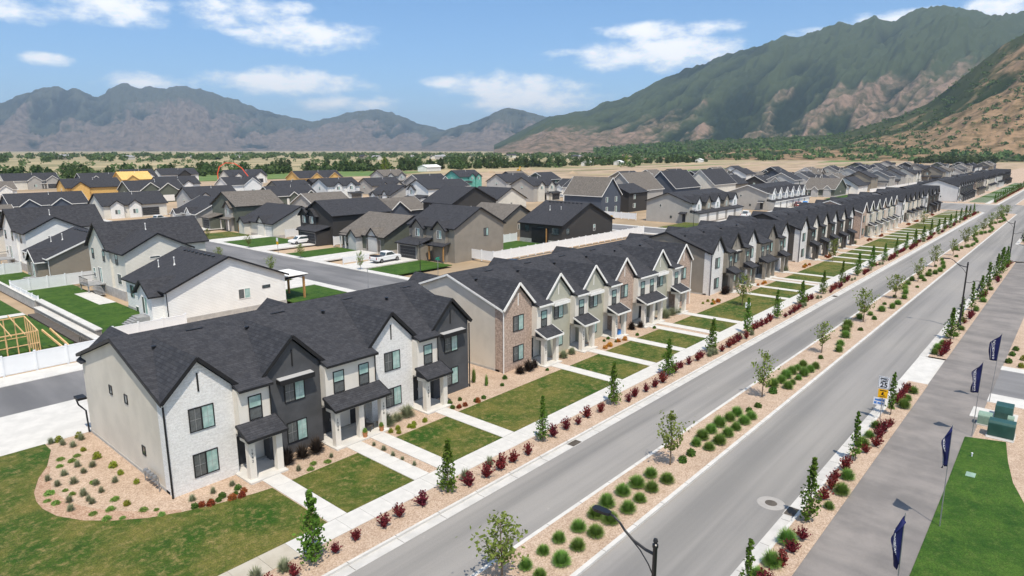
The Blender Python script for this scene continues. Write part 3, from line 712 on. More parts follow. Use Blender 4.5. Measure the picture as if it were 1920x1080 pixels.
GP = dict(
    barb_l=('barberry_shrub', 'burgundy barberry shrub in the gravel strip between sidewalk and road', 'shrub', 'barberries along the sidewalk'),
    barb_r=('barberry_shrub', 'burgundy barberry shrub in the verge beside the shared path', 'shrub', 'barberries along the shared path'),
    gcl_m=('grass_clump', 'round green ornamental grass clump in the gravel median', 'grass clump', 'grass clumps in the median'),
    gcl_r=('grass_clump', 'round green ornamental grass clump in the verge beside the shared path', 'grass clump', 'grass clumps along the shared path'),
    gry_l=('grass_clump', 'pale feathery grass clump among the barberries by the sidewalk', 'grass clump', 'feathery grasses along the sidewalk'),
    gry_b=('grass_clump', 'grey-green feathery grass in the curved gravel bed', 'grass clump', 'grey grasses in the curved bed'),
    gry_w=('grass_clump', 'small grey tuft in the gravel strip between two walkways', 'grass clump', 'tufts between paired walkways'),
    yel_b=('yellow_shrub', 'yellow-green shrub in the curved gravel bed', 'shrub', 'yellow shrubs in the curved bed'),
    cus_b=('cushion_plant', 'low flat green cushion plant in the curved gravel bed', 'cushion plant', 'cushions in the curved bed'),
    red_f=('red_shrub', 'small rust-red shrub in a front gravel bed', 'shrub', 'rust-red shrubs by the houses'),
    grn_f=('green_shrub', 'small bright green rounded shrub in a front gravel bed', 'shrub', 'small green shrubs by the houses'),
    yel_f=('yellow_shrub', 'small lime-yellow shrub in a front gravel bed', 'shrub', 'lime shrubs by the houses'),
    drk_f=('dark_grass', 'tall blackish purple grass clump against a townhouse front', 'grass clump', 'dark grasses by the houses'),
    olv_f=('olive_grass', 'large olive feathery grass clump against a townhouse front', 'grass clump', 'olive grasses by the houses'),
    ora_f=('orange_shrub', 'orange flowering shrub in a front gravel bed', 'shrub', 'orange shrubs by the houses'),
    cus_f=('cushion_plant', 'low green cushion plant in a front gravel bed', 'cushion plant', 'cushions by the houses'),
    tuf_g=('grass_tuft', 'upright green grass tuft in the gravel between two townhouse ranges', 'grass clump', 'upright tufts between ranges'),
    box_m=('boxwood', 'small dark green boxwood in the gravel median', 'shrub', 'boxwoods in the median'),
    box_r=('boxwood', 'small dark green boxwood in gravel right of the shared path', 'shrub', 'boxwoods right of the path'),
    yel_r=('yellow_shrub', 'yellow shrub in gravel right of the shared path', 'shrub', 'yellow shrubs right of the path'))
def seg(x):
    for lim, nm in ((40, 'the charcoal-gabled range'), (82, 'the tan brick and sage range'), (119, 'the taupe range'), (162, 'the dark brown range'), (204, 'the second sage range'), (300, 'the last ranges before the cross road')):
        if x < lim: return nm
    return 'the ranges beyond the cross road'
SEG = {'barb_l': 'burgundy barberry shrub between sidewalk and road, before ', 'gcl_m': 'round green grass clump in the gravel median, opposite ', 'barb_r': 'burgundy barberry shrub beside the shared path, across from ', 'gcl_r': 'round green grass clump beside the shared path, across from '}
def plant(key, meshes, pts, sc=1., z=.03, jit=.11):
    nm, lb, ct, gp = GP[key]
    for x, y in pts:
        s = sc*rnd.triangular(.62, 1.2, .98)
        tag(ob(nm, rnd.choice(meshes), None, (x+rnd.uniform(-jit, jit), y+rnd.uniform(-jit, jit), z), rnd.uniform(0, 6.28), (s*rnd.uniform(.92, 1.08), s*rnd.uniform(.92, 1.08), s*rnd.uniform(.88, 1.12))), SEG[key]+seg(x) if key in SEG else lb, ct, gp)
# sidewalk strip
k = 0; x = 15.55
LT = []
while x < 258: LT.append(x); x += 9.1
for i, x in enumerate(LT):
    tree('columnar_tree', colm[i % 4], (x, 26.45, .02), 'narrow columnar green tree by the sidewalk, before '+seg(x), 'columnar trees along the sidewalk', [1.08, 1.0, .9, 1.0, .95, 1.05][i % 6])
    vv = 26.4 if i % 2 == 0 else 25.88
    if i > 7: n = rnd.choice((2, 3, 4, 5))
    else: n = 5
    pts = [(x+1.15+j*1.45, vv) for j in range(n)]
    plant('barb_l', barb, pts, 1.0, jit=.15)
    if i >= 3 and n < 5 or i in (4, 5, 7): plant('gcl_r' if 0 else 'gry_l', gry, [(x+1.3+(n)*1.3, 26.0), (x+2.4+n*1.3, 25.9)][:2], 1.05)
plant('barb_l', barb, [(14.3, 26.3), (13.0, 26.1)], 1.0)
plant('gry_l', gry, [(14.2, 27.05), (12.9, 27.2), (26.3, 26.6), (28.7, 26.75), (60.2, 26.2), (67.5, 26.3)], 1.2)
LT2 = [310+i*9.1 for i in range(26)]
for i, x in enumerate(LT2):
    tree('columnar_tree', colm[i % 4], (x, 26.45, .02), 'narrow columnar tree by the sidewalk beyond the cross road', 'columnar trees beyond the cross road', 1.)
    if i < 14:
        for j in range(4): plant('barb_l', barb, [(x+1.6+j*1.6, 26.2)], 1.)
# median
MT = [20.6, 36.4, 52.2, 68.1, 84.1, 100.7, 116.3, 133, 150, 165, 180, 195, 211, 226, 241, 252]
for i, x in enumerate(MT): tree('median_tree', medm[i % 5], (x, 18.05 if i % 7 else 18.5, .03), 'young open-crowned tree in the gravel median, opposite '+seg(x), 'young trees in the median', [1., 1.02, 1.0, .95, 1.1][i % 5])
c1 = [(21.9+1.53*i, 18.28) for i in range(9)]+[(22.0+1.53*i, 17.22) for i in range(9)]
c2 = [(40.1+1.42*i, 18.15) for i in range(6)]+[(40.2+1.42*i, 17.05) for i in range(6)]
c3 = [(55.3+1.45*i, 18.15) for i in range(6)]+[(55.6+1.45*i, 17.1) for i in range(6)]
c0 = [(13.0+1.5*i, 18.3) for i in range(5)]+[(13.2+1.5*i, 17.2) for i in range(5)]
plant('gcl_m', gcl, c0+c1+c2+c3, .93)
c4 = [(69.7, 16.9), (72.2, 17.4), (75.6, 17.9), (78.4, 18.5), (80.7, 18.8), (85.3, 18.8), (88.2, 18.2), (91.4, 17.6), (93.9, 17.1), (97, 16.9), (101.3, 17), (105, 17.6), (108.4, 18.3), (112.5, 18.8), (116.4, 18.8), (119.2, 18.2), (122.5, 17.7), (125.2, 17.2), (128.3, 16.9), (132.3, 17), (136.9, 17.7), (141.6, 18.6)]
c4 += [(x+73+k*31, y) for k in range(3) for x, y in c4[5:16]]
plant('gcl_m', gcl, [q for q in c4 if q[0] < 258], 1.05)
plant('box_m', box_, [(37.2, 17.6), (38.6, 17.6), (49.8, 17.5), (48.5, 17.7), (53.6, 17.6), (66, 17.6), (79.8, 17.3), (86.1, 17.3), (95.8, 18.2), (101.5, 18.2), (111, 17.3), (117.3, 17.3), (127.2, 18.3), (133.3, 18.3), (148, 17.4), (158, 18.1), (170, 17.4)], 1.1)
# right verge
plant('gcl_r', gcl, [(32.6, 9.4), (30.2, 9.35), (28.6, 9.3), (39.7, 8.75), (41.9, 8.8), (47.6, 9.4), (49.5, 9.4), (51.5, 9.4), (57.2, 8.75), (59.4, 8.8), (61.3, 8.8), (75.1, 9.45), (77, 9.4), (79.3, 9.4), (84, 8.8), (87.5, 8.7), (99.4, 8.8), (106, 8.8), (116, 8.8), (128, 8.8)], .92)
plant('gcl_r', gcl, [(37.5, 8.65)], .6)
plant('barb_r', barb, [(28.2, 8.9), (30.3, 8.8), (31.8, 8.8), (33.4, 8.9), (38.3, 9.2), (39.8, 9.35), (41.2, 9.4), (43, 9.4), (46.5, 8.9), (48, 8.8), (49.9, 8.8), (51.3, 8.8), (52.5, 8.75), (57.8, 9.3), (58.9, 9.35), (59.9, 9.4), (61.0, 9.4), (62, 9.4), (74.7, 8.8), (76, 8.8), (77.2, 8.8), (79.2, 8.8), (91, 9), (94, 8.8), (95, 8.8), (96.1, 8.8), (108, 8.9), (109.5, 8.9), (111, 8.9), (123.5, 8.8), (125.3, 8.8), (140, 8.9), (142.3, 8.9), (144, 8.9)], .95)
for i, (x, m_, s) in enumerate([(26.6, thin[0], .95), (35.4, colm[2], 1.0), (45, thin[1], 1.0), (55, thin[2], 1.0), (64.0, thin[2], .9), (82.7, colm[0], .95), (90, thin[0], 1), (99.4, thin[1], 1.1), (107.7, colm[1], 1.0), (115.8, thin[2], 1.2), (125.9, colm[2], 1.1), (133.5, colm[0], 1.2), (142, colm[3], 1)]):
    if i == 4: continue
    tree('verge_tree', m_, (x, 9.2, .02), 'slim green tree beside the shared path, across from '+seg(x), 'slim trees along the shared path', s)
for i in range(10): tree('verge_tree', colm[i % 4], (182+i*9, 9.2, .02), 'slim green tree in the verge beyond the side road', 'slim trees beyond the side road', 1)
plant('barb_r', barb, [(179+i*3.1, 8.9) for i in range(14)], 1.)
plant('box_r', box_, [(76.5, 3.5), (79.5, 3.45), (82, 3.4), (90, 2.6), (93, 2.6)], 1.); plant('yel_r', yel, [(75.6, 2.6), (78.4, 2.7), (51.6, -.2), (53.5, .5), (58, .3)], 1.)
# curved bed beside the first range
plant('gry_b', gry, [(9.3, 45.9), (9.6, 44.9), (10.3, 46.1), (10.3, 44.5), (9.4, 42), (9.3, 40.9), (10.2, 42.3), (10.2, 41.4), (10.3, 40.9), (11.2, 46.6), (11.1, 45.5), (11.8, 45.9), (11.2, 43.1), (11.1, 41.9), (12, 42.6), (11.6, 51.2), (12, 50.2), (12.6, 51), (11.2, 52.0)], .72)
plant('yel_b', yel, [(11.5, 51.9), (12.7, 51.6), (12.3, 49.1), (12.5, 47), (12.6, 45), (12.6, 43.4), (12.8, 41.6), (11.5, 39.1)], .85)
plant('cus_b', cus, [(10.5, 47.5), (10.8, 48.5), (11.2, 47.9), (11.7, 48.3), (8.9, 44), (8.7, 43.2), (8.8, 42.5), (9.8, 43.8), (9.8, 42.9), (9.8, 39.5), (10.2, 38.5), (10.7, 39.4), (11.2, 40.3), (10.9, 37.8), (11.8, 37.9), (12.3, 37.4), (12.3, 36.6), (11.1, 43.5)], .85)
# beds in front of the houses
plant('red_f', red, [(14.2, 35.8), (14.7, 35.5), (15.7, 35.4), (16.2, 35.2), (16.7, 35.5), (34.2, 35.2), (34.8, 35.1), (36.1, 34.9)], 1.)
plant('grn_f', box_, [(13.9, 36.1), (14.7, 35.9), (15.1, 35.6), (15.4, 35.9), (16.1, 35.7), (16.5, 36.1), (34.2, 36.3), (33.8, 35.5), (35.3, 36.3), (35.9, 35.2), (36.9, 35.2), (57.2, 36.7), (58.3, 36.8), (57.8, 35.6), (61.5, 35.2), (65.4, 35.3)], .75)
plant('gry_w', gry, [(14.2, 36.8), (15.4, 36.8), (16.5, 36.9), (20.2, 35.6), (22.6, 35.6), (25.52, 34.9), (25.52, 33.8), (25.52, 32.7), (25.52, 31.6), (25.52, 30.4)], .62)
plant('drk_f', drk, [(20.3, 36.75), (21.4, 36.9), (22.5, 36.9), (43.6, 36.8), (44.7, 36.9), (45.7, 36.9), (63.4, 36.9), (64.7, 36.8), (88.0, 36.9), (89, 36.8), (146, 36.9)], 1.)
plant('cus_f', cus, [(21.4, 35.6), (20.7, 35.1), (22.0, 35.0)], .95)
plant('olv_f', olv, [(28.3, 36.8), (29.3, 36.9), (30.3, 36.9), (49.9, 36.7), (51.5, 36.8), (70.6, 36.7), (72.2, 36.7), (73.3, 36.6), (112, 36.6), (155, 36.6)], .92)
plant('yel_f', yel, [(27.7, 35.6), (28, 35.0), (28.5, 35.6), (29.3, 35.4), (29.7, 35.3), (29.3, 35.0), (30.6, 35.1), (80.5, 36.4), (82, 36.6), (83, 36.2), (120, 36)], .75)
plant('ora_f', ora, [(55.2, 35.3), (56.1, 35.3), (58.1, 35.4), (59, 35.3), (81.5, 35.4), (82.6, 35.3), (97, 35.4), (98.4, 35.3), (99.5, 35.3), (117.5, 35.4), (119, 35.3), (120.5, 35.4)], 1.1)
plant('red_f', red, [(x0+q, 35.4+(i % 2)*.4) for x0 in (131, 161.5, 172, 203.5, 214, 238) for i, q in enumerate((0, .9, 1.8, 2.6))], 1.3)
tuf = [grass_clump(151, 1.35, .5, 260, 'blade_green', .014)]
plant('tuf_g', tuf, [(39.2, 38.4), (39.3, 36.9)], 1.)
plant('grn_f', box_, [(40.2, 36.0), (41.6, 37), (45.8, 35.4), (80.8, 35.4), (83.6, 35.6)], .7)
for x, y in ((82.9, 32.2), (127.5, 33.5), (203.5, 32)): tree('lawn_tree', medm[2], (x, y, .05), 'young round-crowned tree on a front lawn between two townhouse ranges', 'young trees on the front lawns', 1.05)
# ------------------------------------------------------------------ detached houses
for nm_, c_ in (('lap_white', (.76, .755, .73)), ('lap_cream', (.66, .635, .57)), ('lap_taupe', (.27, .24, .195)), ('lap_grey', (.46, .46, .45)), ('lap_green', (.11, .122, .10)), ('lap_dark', (.052, .049, .047)), ('lap_slate', (.085, .098, .125)), ('lap_stone', (.40, .385, .36))):
    mat(nm_, c_, kind='lap', p=.19, scale=.5, var=.04, rough=.7)
mat('batten_white', (.76, .755, .74), kind='batten', p=.4, var=.03); mat('stone_veneer', (.36, .34, .31), c2=(.22, .21, .20), scale=6, kind='block', p=(.4, .18, .02))
mat('wood_post', (.36, .19, .07), c2=(.44, .25, .10), scale=4)
class House:
    def __init__(s, label, ox, oy, wall, roof='shingle', trim='black_trim', name='house', cat='house', group='detached houses behind the townhouses'):
        s.t = thing(name, label, cat, (ox, oy, 0), 0, group); s.wall, s.roof, s.trim = wall, roof, trim
    def block(s, x0, x1, y0, y1, h, axis='x', pitch=.5, wall=None, oh=.4, z0=-.4, roof=None):
        wall = wall or s.wall; th = .14
        if axis == 'x':
            c = (y0+y1)/2; ap = h+pitch*(y1-y0)/2
            MB().prism([(y0, z0), (y1, z0), (y1, h), (c, ap), (y0, h)], 0, x0, x1).build('wall', wall, s.t, fix=True)
            m = MB(); e = h-pitch*oh+th; a, b = x0-oh, x1+oh
            m.slab([(a, y0-oh, e), (b, y0-oh, e), (b, c, ap+th), (a, c, ap+th)], th); m.slab([(b, y1+oh, e), (a, y1+oh, e), (a, c, ap+th), (b, c, ap+th)], th)
            r_ = m.build('roof', roof or s.roof, s.t, fix=True); k = MB()
            for q in (a-.02, b+.02):
                for yy in (y0-oh, y1+oh): k.bar((q, yy, e-.10), (q, c, ap+.04), .05, .22)
            for yy in (y0-oh-.02, y1+oh+.02): k.bar((a, yy, e-.08), (b, yy, e-.08), .05, .17)
        else:
            c = (x0+x1)/2; ap = h+pitch*(x1-x0)/2
            MB().prism([(x0, z0), (x1, z0), (x1, h), (c, ap), (x0, h)], 1, y0, y1).build('wall', wall, s.t, fix=True)
            m = MB(); e = h-pitch*oh+th; a, b = y0-oh, y1+oh
            m.slab([(x0-oh, a, e), (x0-oh, b, e), (c, b, ap+th), (c, a, ap+th)], th); m.slab([(x1+oh, b, e), (x1+oh, a, e), (c, a, ap+th), (c, b, ap+th)], th)
            r_ = m.build('roof', roof or s.roof, s.t, fix=True); k = MB()
            for q in (a-.02, b+.02):
                for xx in (x0-oh, x1+oh): k.bar((xx, q, e-.10), (c, q, ap+.04), .05, .22)
            for xx in (x0-oh-.02, x1+oh+.02): k.bar((xx, a, e-.08), (xx, b, e-.08), .05, .17)
        k.build('fascia', s.trim, r_); s.last = r_
        return s
    def shed(s, x0, x1, y0, y1, zlow, zhigh, side='F', posts='white_trim', npost=3, wall=None, h0=0):
        m = MB()
        q = [(x0, y0, zlow), (x0, y1, zlow), (x1, y1, zhigh), (x1, y0, zhigh)] if side == 'F' else [(x0, y0, zlow), (x1, y0, zlow), (x1, y1, zhigh), (x0, y1, zhigh)]
        m.slab(q, .12); r_ = m.build('porch_roof', s.roof, s.t, fix=True)
        f = MB()
        if side == 'F': f.bar((x0-.02, y0, zlow-.1), (x0-.02, y1, zlow-.1), .06, .2)
        else: f.bar((x0, y0-.02, zlow-.1), (x1, y0-.02, zlow-.1), .06, .2)
        f.build('fascia', s.trim, r_)
        if npost:
            for i in range(npost):
                t_ = i/(npost-1) if npost > 1 else .5
                if side == 'F': px, py = x0+.35, y0+.3+(y1-y0-.6)*t_
                else: px, py = x0+.3+(x1-x0-.6)*t_, y0+.35
                MB().box(px-.11, px+.11, py-.11, py+.11, 0, zlow-.1).build('porch_post', posts, s.t)
        return s
    def win(s, face, x, y, z, w, h, st='slide', fr='white_trim'):
        window(s.t, (x, y, z), w, h, face, st, fr, simple=True); return s
    def garage(s, face, x, y, w, m_='door_white', h=2.3):
        rz = 0 if face == 'S' else -PI/2
        d = ob('garage_door', cached(('gd', w, m_, h), lambda: MB().box(-w/2, w/2, -.06, .02, 0, h).mesh('garage_door', m_)), s.t, (x, y, .05), rz)
        def seams():
            q = MB()
            for i in range(1, 4): q.box(-w/2, w/2, -.066, -.05, h*i/4-.012, h*i/4+.012)
            q.box(-w/2-.12, -w/2, -.05, .02, 0, h+.12); q.box(w/2, w/2+.12, -.05, .02, 0, h+.12); q.box(-w/2, w/2, -.05, .02, h, h+.12)
            return q.mesh('door_trim', s.trim if s.trim != 'black_trim' else 'grey_trim')
        ob('door_trim', cached(('gs', w, h, s.trim), seams), d); return s
    def door(s, face, x, y, m_='door_dark'):
        ob('door', cached(('hd', m_), lambda: MB().box(-.48, .48, -.06, .02, .1, 2.2).mesh('door', m_)), s.t, (x, y, 0), 0 if face == 'S' else -PI/2); return s
    def part(s, nm, mb, m_): mb.build(nm, m_, s.t, fix=True); return s
    def vents(s, pts):
        for x, y, z in pts: ob('vent_pipe', cached('vp', lambda: MB().lathe([(.16, -.25), (.05, .12), (.05, .7), (.09, .72), (.09, .85), (0, .9)], 8).mesh('vent_pipe', 'white_trim')), s.t, (x, y, z))
        return s
# --- the column whose backs face the rear yards
def rambler_back(label, ox, oy, wall, trim='black_trim', roof='shingle', W_=15., D_=12.5):
    h = House(label, ox, oy, wall, roof, trim)
    h.block(0, W_, 0, D_, 3.9, 'y', .42)
    h.block(-1.3, 3.2, 1.2, 5.2, 3.5, 'x', .75)
    h.part('foundation', MB().box(-.05, W_+.05, -.03, D_+.05, -.4, .35), 'foundation')
    h.win('S', W_*.62, 0, 1.5, 1.6, 1.3, 'slide', 'white_trim').win('S', W_*.82, 0, 2.4, 1.1, .4, 'plain', 'black_trim')
    h.win('F', -1.3, 3.2, .95, 1.5, 2.1, 'slide', 'white_trim').win('F', 0, 8.0, 1.7, 1.1, 1.5, 'hung', 'black_trim').win('F', 0, 10.6, 1.7, 1.1, 1.5, 'slide', 'black_trim').win('F', -.05, 9.3, .0, 1.0, .7, 'plain', 'white_trim')
    st = MB()
    for i in range(5): st.box(-2.6-.28*i, -2.3-.28*i+(0), 2.3, 4.1, 0, .85-.17*i)
    st.box(-2.35, -1.3, 2.2, 4.2, 0, .86); h.part('steps', st, 'grey_trim')
    z = lambda x: 3.9+.42*min(x, W_-x)
    h.vents([(4.0, 7, z(4)+.3), (3.0, 9.4, z(3)+.2)])
    for i in range(8): ob('ridge_vent', cached('rgv', lambda: MB().box(-.12, .12, -.22, .22, 0, .14).mesh('ridge_vent', 'black_metal')), h.t, (W_/2-.7, 2.2+i*1.15, z(W_/2-.7)+.14))
    h.part('downspout', MB().tube([(-.1, -.12, 3.7), (-.1, -.12, .1)], .05, 6), trim)
    return h
h = rambler_back('single-storey house with white lap siding and small back gable, next to the rear street', 30.0, 79.0, 'lap_white')
h.shed(14.8, 18.4, .2, 5.0, 3.0, 3.35, 'F', 'wood_post', 0); h.t.children[-1]
for yy in (.6, 4.6): h.part('porch_post', MB().box(18.0, 18.25, yy-.12, yy+.12, 0, 3.0), 'wood_post')
h.part('patio_cover', MB().box(14.9, 18.6, .1, 5.1, 3.36, 3.44), 'white_trim')
def two_back(label, ox, oy, wall, side_wall, trim='black_trim'):
    h = House(label, ox, oy, wall, 'shingle', trim)
    h.block(0, 13.5, 4.8, 13.0, 6.4, 'x', .80, side_wall)
    h.block(.3, 9.2, 0, 6.5, 6.2, 'y', .52, side_wall)
    h.part('foundation', MB().box(-.06, 13.5, -.06, 13.06, -.4, .95), 'foundation')
    for y, z in ((11.4, 4.4), (7.0, 4.4)): h.win('F', 0, y, z, .9, 1.5, 'hung', 'black_trim')
    h.win('F', 0, 11.6, 1.6, .9, 1.4, 'hung', 'white_trim').win('F', 0, 9.2, 1.1, 1.5, 2.2, 'slide', 'white_trim').win('F', .3, 2.6, 1.6, 1.5, 1.5, 'plain', 'white_trim').win('F', .3, 3.0, 4.3, .9, 1.5, 'hung', 'black_trim')
    h.win('S', 4.2, 0, 5.1, 1.4, .35, 'plain', 'white_trim')
    d = MB().box(-2.3, -.02, 7.6, 11.2, 1.0, 1.14)
    for y in (7.8, 11.0): d.box(-2.25, -2.1, y-.08, y+.08, 0, 1.1)
    h.part('deck', d, 'grey_trim')
    rl = MB(); rl.box(-2.28, -2.22, 7.6, 11.2, 2.0, 2.07)
    for i in range(10): rl.box(-2.27, -2.23, 7.65+i*.38, 7.69+i*.38, 1.1, 2.05)
    rl.box(-2.28, -.1, 11.14, 11.2, 2.0, 2.07); h.part('railing', rl, 'black_metal')
    st = MB()
    for i in range(7): st.box(-1.9, -.7, 7.55-.27*(i+1), 7.6-.27*i, 1.0-.145*(i+1)-.05, 1.0-.145*(i+1))
    h.part('stairs', st, 'grey_trim')
    h.vents([(6, 7.2, 8.5), (3.2, 10.8, 8.2)])
    return h
two_back('two-storey cream house with deck and stairs, steep back gable and lower side gable', 31.8, 97.4, 'lap_cream', 'lap_cream')
rambler_back('single-storey taupe house with white eaves between the cream and white two-storey houses', 28.2, 117.0, 'lap_taupe', 'white_trim')
two_back('two-storey white house with back deck beyond the taupe single-storey house', 29.2, 134.0, 'lap_white', 'lap_white')
rambler_back('cream single-storey house farther back than the white two-storey house with deck', 28.0, 156.0, 'lap_cream')
# --- houses fronting the residential street (their fronts face -x)
def front_f(label, ox, oy, wall, roof='shingle', trim='white_trim', two=False, D_=14., W_=12.5, gar=((0, 3.0, 4.6),), gd='door_white', porch=(7.4, 11.6), acc=None, posts='white_trim', upg=(8.6,), extra=None):
    h = House(label, ox, oy, wall, roof, trim); acc = acc or wall
    if two:
        h.block(2.2, D_, 0, W_, 6.0, 'y' if extra == 'y' else 'x', .5)
        for c in upg: h.block(1.6, 6.5, c-1.6, c+1.6, 5.7, 'x', .9, acc); h.win('F', 1.6, c, 3.9, 1.2, 1.5, 'slide')
        g0 = gar[0]; h.part('wall', MB().box(-1.2, 2.3, g0[1]-g0[2]/2-.7, g0[1]+g0[2]/2+.7, -.3, 2.75), wall)
        h.shed(-1.7, 2.2, g0[1]-g0[2]/2-1.0, g0[1]+g0[2]/2+1.0, 2.85, 3.75, 'F', posts, 0)
        h.garage('F', -1.2, g0[1], g0[2], gd)
        h.shed(.2, 2.2, porch[0], porch[1], 2.8, 3.3, 'F', posts, 2); h.door('F', 2.2, sum(porch)/2)
        h.win('S', D_*.68, 0, 3.9, 1.3, 1.5, 'slide', 'black_trim')
    else:
        h.block(0, D_, 0, W_, 3.1, 'y', .48)
        for x_, c, w in gar: h.garage('F', x_, c, w, gd)
        h.block(-1.6, D_*.45, porch[0], porch[0]+2.6, 2.9, 'x', .9, acc, oh=.3)
        h.block(-.3, D_*.4, gar[0][1]-1.4, gar[0][1]+1.4, 3.3, 'x', .95, acc, oh=.25)
        h.shed(-1.4, .1, porch[0]+2.4, porch[1], 2.75, 3.1, 'F', posts, 3); h.win('F', 0, porch[1]-1.6, 1.0, 1.5, 1.4)
        h.win('S', D_*.5, 0, 1.5, 1.1, .5, 'plain')
    h.vents([(D_*.6, W_*.4, 7.2 if two else 5.6)])
    h.part('foundation', MB().box(-.04, D_+.03, -.04, W_+.03, -.4, .3), 'foundation') if not two else None
    return h
h = front_f('two-storey taupe house with dark garage and orange timber porch posts beside the white pickup', 80.6, 85.7, 'taupe_stucco', 'shingle', 'black_trim', True, 15.5, 12.5, ((0, 9.0, 4.4),), 'door_dark', (1.0, 5.4), None, 'wood_post', (3.4, 9.4), 'y')
front_f('grey-green house with brown shingle roof, white porch columns and brown garage door', 80.6, 103.3, 'lap_green', 'shingle_brown', 'black_trim', False, 15, 14., ((0, 3.4, 4.4),), 'shingle_brown', (7.0, 13.4), 'lap_grey')
front_f('two-storey near-black house with open double garage beyond the grey-green house', 79.6, 122.2, 'lap_dark', 'shingle', 'black_trim', True, 18, 11.5, ((0, 4.6, 5.6),), 'door_dark', (8.0, 11.2), None, 'black_trim', (7.2, 10.2))
front_f('cream house with two white garage doors and orange timber posts', 78.6, 141.6, 'lap_cream', 'shingle', 'black_trim', False, 15, 15., ((0, 5.0, 4.2), (0, 1.6, 2.4)), 'door_white', (10.5, 14.6), None, 'wood_post')
front_f('two-storey olive house with brown shingle roof and low garage wing', 77.6, 161.0, 'lap_green', 'shingle_brown', 'black_trim', True, 15, 13, ((0, 9.6, 3.2),), 'door_dark', (1.0, 5.6), 'lap_stone', 'white_trim', (3.4,))
front_f('stone-grey house with white trimmed front gables and three garage doors', 77.4, 178.6, 'lap_stone', 'shingle', 'white_trim', False, 16, 14, ((0, 4.2, 3.6), (0, 1.2, 2.2)), 'door_white', (8.5, 13.6), 'lap_white')
# --- houses fronting streets that run the other way (fronts face -y)
def front_s(label, ox, oy, wall, roof='shingle', trim='white_trim', W_=17., D_=12., h_=3.3, gab=((3.2, 4.0, 1.2), (12.5, 5.4, 1.6)), acc=None, gd='door_dark', garx=12.5, garw=4.8, posts='white_trim', pitch=.55, up=False):
    h = House(label, ox, oy, wall, roof, trim); acc = acc or wall
    h.block(0, W_, 0, D_, h_, 'x', pitch)
    for c, w, o in gab: h.block(c-w/2, c+w/2, -o, D_*.5, h_, 'y', .75, acc, oh=.3); h.win('S', c, -o, h_-1.6 if up else .9, 1.5, 1.35) if abs(c-garx) > 2 or up else None
    h.garage('S', garx, -dict((c, o) for c, w, o in gab).get(garx, 0) if not up else -1.9, garw, gd)
    if up:
        h.part('wall', MB().box(garx-garw/2-.6, garx+garw/2+.6, -1.9, .2, -.3, 2.75), acc); h.shed(garx-garw/2-1, garx+garw/2+1, -2.4, .1, 2.85, 3.5, 'S', posts, 0)
    px = [c for c, w, o in gab]; a, b = min(px)+2.2, max(px)-2.6
    if b-a > 1.5: h.shed(a, b, -1.6, .1, 2.6, 3.0, 'S', posts, 3); h.door('S', (a+b)/2, 0)
    h.win('F', 0, D_*.5, h_-1.7, 1.0, 1.3, 'hung').vents([(W_*.55, D_*.4, h_+pitch*D_*.4+.2)])
    return h
front_s('beige house with two small front gables and black double garage', 68.5, 220.0, 'lap_cream', 'shingle', 'black_trim', 18, 12, 3.6, ((3.6, 3.6, .6), (8.6, 3.4, .6)), 'lap_white', 'door_dark', 13.2, 4.8)
front_s('white house with twin dark-roofed gables behind the stone-grey house', 95, 221.0, 'lap_grey', 'shingle', 'black_trim', 16, 12, 4.4, ((4, 4.2, 1), (12, 4.2, 1)), 'lap_white', 'door_dark', 8, 4)
front_s('dark green house with white trimmed craftsman gables', 124, 221.5, 'lap_green', 'shingle', 'white_trim', 18, 12, 3.4, ((8.0, 3.4, .5), (14.5, 4.2, 1.4)), None, 'door_white', 7.8, 4.6)
front_s('white two-storey house with a pair of front gables and brown garage wing', 148.5, 224, 'lap_white', 'shingle', 'black_trim', 15, 11, 6, ((4.6, 3.6, .5), (10.6, 3.8, .5)), 'lap_white', 'shingle_brown', 12, 4.6, 'white_trim', .5, True)
front_s('slate grey craftsman house with white trussed gables behind the white two-storey house', 50, 238, 'lap_slate', 'shingle', 'white_trim', 20, 12, 3.6, ((4.5, 5, 1.2), (12.5, 5, 1.4)), None, 'door_white', 12.5, 3)
front_s('pale house with dark garage on the edge of the green field', 86, 414, 'lap_cream', 'shingle', 'white_trim', 24, 13, 4.2, ((12.5, 6, 1.5), (20.5, 6, 1.5)), 'lap_stone', 'door_dark', 20.5, 5)
front_s('slate house with three white trimmed gables near the green field', 116, 398, 'lap_slate', 'shingle', 'white_trim', 26, 13, 4.0, ((6, 6, 1.4), (15, 6, 1.4), (22, 5, 1.2)), None, 'door_white', 15, 4)
front_s('grey-green house with stacked white trimmed gables beside the unfinished sheathed house', 96, 276, 'lap_green', 'shingle', 'white_trim', 20, 13, 4.4, ((7, 8, 1), (13, 7, 2)), None, 'door_white', 13, 4)
front_s('white house with steep dark roof by the hedge', 128, 372, 'lap_white', 'shingle', 'black_trim', 15, 13, 6.2, ((9.5, 8, 1.5),), None, 'door_dark', 4, 3)
front_s('white farmhouse with black roof and small porch gable behind the red car', 124, 320, 'batten_white', 'shingle', 'black_trim', 18, 12, 4.2, ((5, 5, 1.2), (12, 4, 1.6)), None, 'door_dark', 15.5, 3)
front_s('white and black house with dark front gable at the green field', 164, 420, 'lap_white', 'shingle', 'black_trim', 22, 13, 5, ((13, 7, 2),), 'lap_dark', 'door_dark', 5, 4)
front_s('white house with pale gable wall left of the concrete pump', 140, 288, 'batten_white', 'shingle', 'white_trim', 16, 12, 4.4, ((11, 8, 1.2),), None, 'door_white', 4, 4)
front_s('cream house with arched porch under the red pump boom', 190, 388, 'lap_cream', 'shingle', 'black_trim', 24, 13, 4.2, ((5, 5, 1.4), (19, 6, 1.4)), 'lap_white', 'door_dark', 19, 3)
